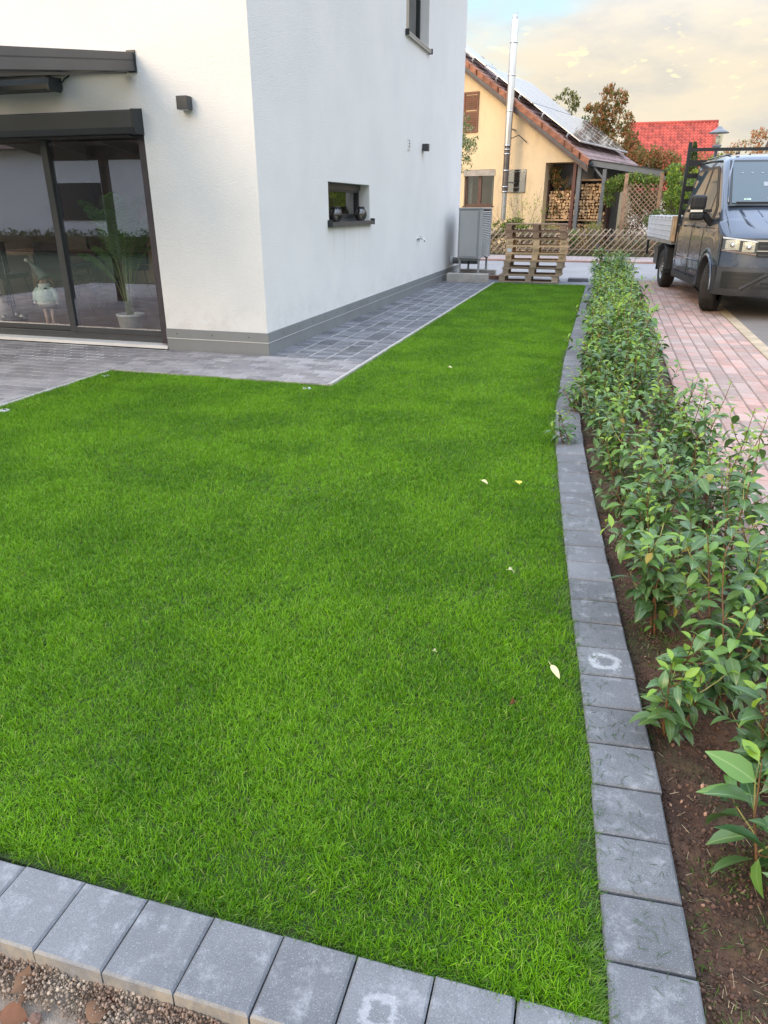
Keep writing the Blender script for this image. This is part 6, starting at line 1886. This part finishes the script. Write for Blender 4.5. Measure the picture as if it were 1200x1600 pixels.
    # side returns of the bumper back to the wheel arch
    for xs, sg in ((0, 1), (W, -1)):
        MB().grid(lambda u_, v_: (xs + sg * (-.012 + .02 * (1 - v_)), -.66 + u_ * (.235 - .02 * v_), .30 + .36 * v_), 3, 3).grid(lambda u_, v_: (xs + sg * .03, -.66 + u_ * .215, .30 + .36 * v_), 3, 3).build('bumper_side', dplast, r)
        MB().grid(lambda u_, v_: (xs + sg * .002, -.66 + u_ * .22, .655 + .42 * v_), 3, 3).build('wing_front', paint, r)
    # lower grilles
    for k in range(4):
        z = .405 + k * .052; fp(.06, .52 - .09 * (3 - k) , z, z + .022, .040, 'grille_slat', black, bmp, 8, 1, .02)
        fp(.68 - .10 * (3 - k) + .02, W - .68 + .10 * (3 - k), z, z + .030, .042, 'grille_slat', black, bmp, 12, 1, .02)
    fp(.05, .58, .39, .615, .0365, 'grille_recess', anth_dark, bmp, 8, 2, .01, zf=lambda u_: (.39, .40 + .21 * 1.0) if u_ < .6 else (.39 + (u_ - .6) * .5, .61))
    mb = MB(); mb.bar((.56, F(.56, .6) - .055, .60), (.26, F(.26, .42) - .055, .40), .035, .035); mb.bar((W - .56, F(.56, .6) - .055, .60), (W - .26, F(.26, .42) - .055, .40), .035, .035)
    mb.build('bumper_brace', dplast, bmp)
    # headlights
    for mir in (0, 1):
        X = (lambda x: x) if not mir else (lambda x: W - x)
        xa, xb = X(.015), X(.40)
        housing = fp(min(xa, xb), max(xa, xb), .83, 1.035, .012, 'headlight', anthracite, None, 10, 3, .02, zf=lambda u_: ((.865 - .045 * (u_ if not mir else 1 - u_), 1.045 - .045 * (u_ if not mir else 1 - u_))))
        bri = mat('reflector bowl', (.80, .76, .62), .35, .2, .3, 90)
        for (a, b_) in ((.05, .20), (.235, .375)):
            x0, x1 = sorted((X(a), X(b_)))
            mb = MB(); cx_ = (x0 + x1) / 2; cz_ = .945 - .05 * ((a + b_) / 2 / .4) + .015
            yy_ = F(cx_, .95) - .016
            mb.grid(lambda u_, v_: (x0 + (x1 - x0) * u_, F(x0 + (x1 - x0) * u_, .95) - .017 - .010 * (math.sin(u_ * PI) * math.sin(v_ * PI)), cz_ - .062 + .124 * v_), 8, 8)
            mb.build('reflector', bri, housing, fix=False)
            MB().lathe([(0, -.03), (.028, -.022), (.034, 0), (.0, .002)], 14, (cx_, yy_ - .004, cz_), 'Y').build('bulb_lens', chrome, housing)
        x0, x1 = sorted((xa, xb))
        fp(x0, x1, .995, 1.01, .022, 'daytime_strip', mat('white light strip', (.80, .82, .84), .25), housing, 10, 1, .008, zf=lambda u_: ((1.025 - .045 * (u_ if not mir else 1 - u_), 1.045 - .045 * (u_ if not mir else 1 - u_))))
        fp(x0, x1, .84, .85, .024, 'indicator_strip', mat('reddish lens', (.30, .20, .18), .2), housing, 10, 1, .006, zf=lambda u_: ((.868 - .045 * (u_ if not mir else 1 - u_), .885 - .045 * (u_ if not mir else 1 - u_))))
        MB().grid(lambda u_, v_: (x0 + (x1 - x0) * u_, F(x0 + (x1 - x0) * u_, .95) - .038, (.865 - .045 * (u_ if not mir else 1 - u_)) + .18 * v_), 10, 2).build('lens_cover', glass_mat('clear lens', (.95, .97, .97), .06, .02) if 'clear lens' not in MATS else MATS['clear lens'], housing, fix=False)
    # grille with chrome strip and badge (a ring on a dark field)
    gr = fp(.41, W - .41, .80, .995, .012, 'grille', anth_dark, None, 16, 3, .02)
    for k in range(3): fp(.43, W - .43, .815 + k * .055, .835 + k * .055, .022, 'grille_slat', black if k % 2 else anthracite, gr, 16, 1, .012)
    fp(.38, W - .38, .992, 1.012, .026, 'chrome_strip', chrome, gr, 16, 1, .012)
    fp(.40, W - .40, .872, .884, .026, 'chrome_strip', chrome, gr, 16, 1, .012)
    bd = MB(); R0 = .085; yb_ = F(HW, .9) - .045
    ring = [(HW + R0 * math.cos(2 * PI * k / 28), yb_, .915 + R0 * math.sin(2 * PI * k / 28)) for k in range(29)]
    bd.tube(ring, .006, 6, False)
    bd.bar((HW - .050, yb_, .975), (HW - .012, yb_, .925), .01, .011); bd.bar((HW + .050, yb_, .975), (HW + .012, yb_, .925), .01, .011); bd.bar((HW - .022, yb_, .925), (HW + .022, yb_, .925), .01, .010)
    bd.bar((HW - .072, yb_, .945), (HW - .034, yb_, .845), .01, .011); bd.bar((HW + .072, yb_, .945), (HW + .034, yb_, .845), .01, .011)
    bd.bar((HW - .034, yb_, .845), (HW, yb_, .915), .01, .011); bd.bar((HW + .034, yb_, .845), (HW, yb_, .915), .01, .011)
    bd.build('badge', chrome, gr)
    MB().box(HW - .26, HW + .26, F(HW, .5) - .062, F(HW, .5) - .045, .47, .58).build('number_plate', seam_white, bmp)
    # bonnet creases & seam
    cre = MB()
    for x in (.30, .52, W - .30, W - .52):
        s = 1 if x < HW else -1
        cre.tube([(x + s * .14, -.78 + bow(x), ztop(-.78) - .013), (x + s * .05, -.5, ztop(-.5) - .004), (x, -.16, ztop(-.16) - .006)], .024, 6)
    cre.build('bonnet_crease', paint, r)
    for xs in (.075, W - .075): MB().tube([(xs, -.60, ztop(-.60) + .0), (xs + .02 * (1 if xs < 1 else -1), -.4, ztop(-.4)), (xs + .03 * (1 if xs < 1 else -1), -.14, ztop(-.14))], .005, 4).build('bonnet_gap', black, r)
    # windscreen: dark surround, glass, wiper
    def ws(u_, v_, off, mx=.0, mz=.0):
        z = 1.40 + .0 + mz + (.62 - 2 * mz) * v_; u = -.12 + (z - 1.40) * (.90 / .66)
        xi = inset(z) + .06 + mx; x = xi + (W - 2 * xi) * u_
        cr = .022 * (1 - ((x - HW) / HW) ** 2)
        nx_, nz_ = -.60, .80
        return (x, u + nx_ * (off + .0) - cr * .3, z + nz_ * off + cr * .6 * 0 + .018)
    MB().grid(lambda a, b_: ws(a, b_, .012), 12, 4).build('windscreen_surround', anth_dark, r, fix=False)
    MB().grid(lambda a, b_: ws(a, b_, .018, .045, .035), 12, 4).build('windscreen', vglass, r, fix=False)
    MB().tube([ws(.03, .98, .02), ws(.0, .6, .02), ws(.0, .05, .02)], .016, 6).tube([ws(.97, .98, .02), ws(1, .6, .02), ws(1, .05, .02)], .016, 6).build('pillar_trim', paint, r)
    MB().tube([ws(.06, .045, .035), ws(.48, .03, .045)], .010, 5).tube([ws(.5, .05, .035), ws(.93, .03, .045)], .010, 5).build('wiper', black, r)
    MB().grid(lambda a, b_: ws(.30 + .45 * a, .08 + .035 * b_ + .02 * math.sin(a * PI), .021, .045, .035), 8, 1).build('dashboard_paper', mat('pale paper', (.62, .64, .60), .7), r, fix=False)
    MB().grid(lambda a, b_: ws(.10 + .06 * a, .06 + .045 * b_, .021, .045, .035), 3, 1).build('screen_sticker', mat('green white sticker', (.45, .62, .52), .6, 0, .3, 60), r, fix=False)
    # hanging heart garland behind the screen
    hm = mat('grey felt heart', (.30, .34, .38), .7)
    for i in range(9):
        c_ = ws(.09 + i * .095, .72, .022, .045, .035); s = .020
        sh_ = [(0, -.9), (.9, .1), (.75, .7), (.35, .8), (0, .4), (-.35, .8), (-.75, .7), (-.9, .1)]
        MB().add([(c_[0] + a * s, c_[1] + b_ * s * .80, c_[2] + b_ * s * .60) for a, b_ in sh_], [tuple(range(8))]).build('heart_ornament', hm, r, fix=False)
    # head restraints seen through the screen
    for cx_ in (.62, .74): MB().grid(lambda a, b_, cx_=cx_: (lambda q: (q[0], q[1], q[2]))(ws(cx_ * .45 + .06 * a + .0, .40 + .10 * b_, .021, .045, .035)), 3, 3).build('head_rest', hm, r, fix=False)
    # side windows and doors (visible side and far side)
    for side in (0, 1):
        X = (lambda a: a) if not side else (lambda a: W - a); sg = 1 if not side else -1
        def pane(poly, off, name, m_, parent=r):
            q = MB().add([(X(inset(z) - off), u, z) for u, z in poly], [tuple(range(len(poly)))])
            return q.build(name, m_, parent, fix=False)
        pane([(.30, 1.20), (2.30, 1.20), (2.30, 1.93), (2.18, 1.985), (.98, 1.985), (.88, 1.95), (.16, 1.42), (.16, 1.24)], .006, 'window_surround', anth_dark)
        p1 = pane([(.52, 1.255), (1.20, 1.255), (1.20, 1.945), (.98, 1.945), (.90, 1.90), (.52, 1.62)], .011, 'front_side_window', vglass)
        pane([(.24, 1.27), (.47, 1.27), (.47, 1.58), (.24, 1.41)], .011, 'quarter_window', vglass)
        pane([(1.32, 1.255), (2.20, 1.255), (2.20, 1.92), (2.14, 1.945), (1.32, 1.945)], .011, 'rear_side_window', vglass)
        # door seams
        sm_ = MB()
        for uu in (.42, 1.26, 2.26): sm_.tube([(X(-.001), uu if uu != .42 else .47, .42), (X(-.001), uu if uu != .42 else .47, 1.1), (X(inset(1.19)), uu, 1.19)], .004, 4)
        sm_.tube([(X(-.001), .47, .44), (X(-.001), 2.26, .44)], .004, 4)
        sm_.tube([(X(inset(1.14)), -.1, 1.135), (X(inset(1.14)), 2.35, 1.135)], .006, 4)
        sm_.build('door_seam', black, r)
        MB().tube([(X(-.002), .52, .66), (X(-.004), 1.4, .655), (X(-.002), 2.38, .65)], .012, 6).build('body_crease', paint, r)
        for uu in (1.12, 2.12):
            bevel(MB().box(min(X(-.035), X(-.01)), max(X(-.035), X(-.01)), uu - .09, uu + .09, 1.125, 1.155).build('door_handle', black, r), .006)
        MB().box(min(X(-.004), X(.10)), max(X(-.004), X(.10)), .46, 2.38, .30, .40).build('sill_panel', dplast, r)
        MB().lathe([(0, -.003), (.012, -.003), (.012, .003)], 10, (X(-.001), 1.45, .56), 'X').build('lock_cap', alu, r)
        # roof rail strip, aerial
        MB().tube([(X(inset(2.02) + .01), .95, 2.045), (X(inset(2.03) + .02), 1.6, 2.075), (X(inset(2.03) + .02), 2.36, 2.08)], .016, 6).build('roof_gutter', anth_dark, r)
        # mirror
        mbm = MB()
        cx_ = X(-.19); yb_ = .20
        m1 = MB().box(cx_ - .105, cx_ + .105, yb_ - .06, yb_ + .07, 1.375, 1.575).build('mirror', black, r); bevel(m1, .045, 4)
        m2 = MB().box(cx_ - .10, cx_ + .10, yb_ - .055, yb_ + .065, 1.235, 1.345).build('lower_mirror', black, m1); bevel(m2, .035, 3)
        MB().box(min(X(-.33), X(.0)), max(X(-.33), X(.0)), yb_ - .045, yb_ + .055, 1.345, 1.385).build('mirror_arm', black, m1)
        MB().box(cx_ - .105, cx_ + .06, yb_ - .068, yb_ - .048, 1.348, 1.378).build('mirror_indicator', mat('clear indicator', (.8, .78, .7), .2), m1)
        MB().bar((X(-.10), yb_, 1.33), (X(.05), yb_ + .05, 1.18), .07, .07).build('mirror_foot', black, m1)
        # wheel arch lip
        lip = [(X(-.006), .448 * math.cos(a), .335 + .448 * math.sin(a)) for a in [PI * k / 20 for k in range(21)]]
        lo = MB(); 
        lo.tube(lip, .020, 6, False); lo.build('arch_lip', paint, r)
        MB().grid(lambda a, b_: (X(.0 + .24 * b_), .43 * math.cos(PI * a), .335 + .43 * math.sin(PI * a)), 18, 2).build('wheel_housing', dplast, r, fix=False)
        MB().box(min(X(.24), X(.25)), max(X(.24), X(.25)), -.43, .43, .34, .80).build('inner_arch', black, r)
    # roof details
    MB().lathe([(0, .03), (.03, .02), (.03, 0)], 10, (.42, .98, 2.14)).build('washer_cap', black, r)
    for x in (.33, .60, .98, W - .60, W - .33): MB().tube([(x, 1.0, 2.135), (x, 1.6, 2.148), (x, 2.35, 2.148)], .012, 6).build('roof_bead', paint, r)
    # wheels
    def wheel(x, u, steer, lab=None, outer=-1):
        w_ = obj('wheel', None, r, (x, u, .345), (0, 0, steer))
        prof = [(.20, -.10), (.225, -.112), (.30, -.115), (.335, -.10), (.345, -.085), (.345, .085), (.335, .10), (.30, .115), (.225, .112), (.20, .10)]
        MB().lathe(prof, 36, (0, 0, 0), 'X').build('tyre', tyre, w_)
        tr = MB()
        for gx in (-.055, -.02, .02, .055): tr.lathe([(.3445, gx - .004), (.3465, gx - .003), (.3465, gx + .003), (.3445, gx + .004)], 36, (0, 0, 0), 'X')
        for k in range(48):
            a = 2 * PI * k / 48
            for s in (-1, 1):
                M_ = Matrix.Rotation(a, 4, 'X'); tr.box(s * .06 - .020, s * .06 + .020, -.008, .008, .340, .3495, M_)
            M_ = Matrix.Rotation(a + .06, 4, 'X'); tr.box(-.016, .016, -.010, .010, .340, .3492, M_)
        tr.build('tread', tyre, w_)
        s = outer
        MB().lathe([(.205, s * .10), (.20, s * .085), (.15, s * .05), (.10, s * .075), (.055, s * .095), (.0, s * .095)], 28, (0, 0, 0), 'X').build('rim', galv, w_)
        hub = MB()
        for k in range(6):
            a = 2 * PI * k / 6; hub.lathe([(0, s * .10), (.010, s * .10), (.010, s * .08)], 6, (0, .075 * math.cos(a), .075 * math.sin(a)), 'X')
        for k in range(9):
            a = 2 * PI * k / 9; hub.lathe([(0, s * .056), (.024, s * .058), (.020, s * .07)], 8, (0, .152 * math.cos(a), .152 * math.sin(a)), 'X')
        hub.build('rim_bolts_and_vents', black, w_)
        return w_
    wheel(.145, .0, R(-24)); wheel(W - .145, .0, R(-24), outer=1)
    wheel(.135, 3.56, 0); wheel(W - .135, 3.56, 0, outer=1)
    # rear mudguards
    for x0 in (-.0, W - .27):
        pts = [(.455 * math.cos(a), .345 + .455 * math.sin(a)) for a in [R(-8) + PI * 1.09 * k / 16 for k in range(17)]]
        q = MB().grid(lambda a, b_: (x0 + .27 * b_, 3.56 + pts[int(round(a * 16))][0], pts[int(round(a * 16))][1]), 16, 1)
        mg = q.build('mudguard', dplast, r, fix=False); so = mg.modifiers.new('t', 'SOLIDIFY'); so.thickness = .012
        MB().box(x0 + .005, x0 + .26, 3.05, 3.075, .36, .72).build('mud_flap', dplast, mg)
    # bed
    als = mat('dropside aluminium', (.66, .69, .73), .5, .1, .06, 4)
    MB().box(-.03, W + .03, 2.62, 5.30, .80, .86).build('bed_floor', galv, r)
    for x0, x1, sgn in ((-.045, -.012, 1), (W + .012, W + .045, -1)):
        ds = bevel(MB().box(x0, x1, 2.74, 5.32, .862, 1.262).build('drop_side', als, r), .006)
        xx = x0 - .006 if sgn == 1 else x1
        for z in (.93, 1.02, 1.11, 1.20): MB().box(xx, xx + .006, 2.76, 5.30, z, z + .012).build('side_rib', als, ds)
        for k in range(6): MB().box(xx - .004, xx + .008, 2.95 + k * .42, 3.0 + k * .42, 1.225, 1.262).build('latch', galv, ds)
    bevel(MB().box(-.01, W + .01, 5.30, 5.33, .862, 1.262).build('tail_board', als, r), .006)
    MB().box(-.01, W + .01, 2.655, 2.685, .862, 1.262).build('front_board', als, r)
    pw = mat('pale wood post', (.62, .42, .24), .7, 0, .15, 8)
    for x in (-.05, W - .02): MB().box(x, x + .07, 2.54, 2.73, .855, 1.27).build('wood_post', pw, r)
    # ladder rack
    rk = MB()
    for x in (.0, W - .05): rk.box(x, x + .05, 2.50, 2.55, .86, 2.42)
    rk.box(.05, W - .05, 2.505, 2.545, 2.28, 2.33)
    rack = rk.build('ladder_rack', anth_dark, r)
    for k, z in enumerate((2.10, 1.90, 1.70, 1.50, 1.33)): MB().box(.05, W - .05, 2.51, 2.54, z - (.045 if k == 0 else .035), z + .045).build('rack_board', black, rack)
    # exhaust box, tank
    MB().box(.12, .50, 2.45, 3.0, .30, .62).build('side_box', black, r)
    MB().box(.02, .3, 4.1, 4.5, .38, .70).build('tool_box', anth_dark, r)
    MB().box(-.02, .02, 5.25, 5.32, .5, .78).build('tail_light', black, r)
    return r
van()
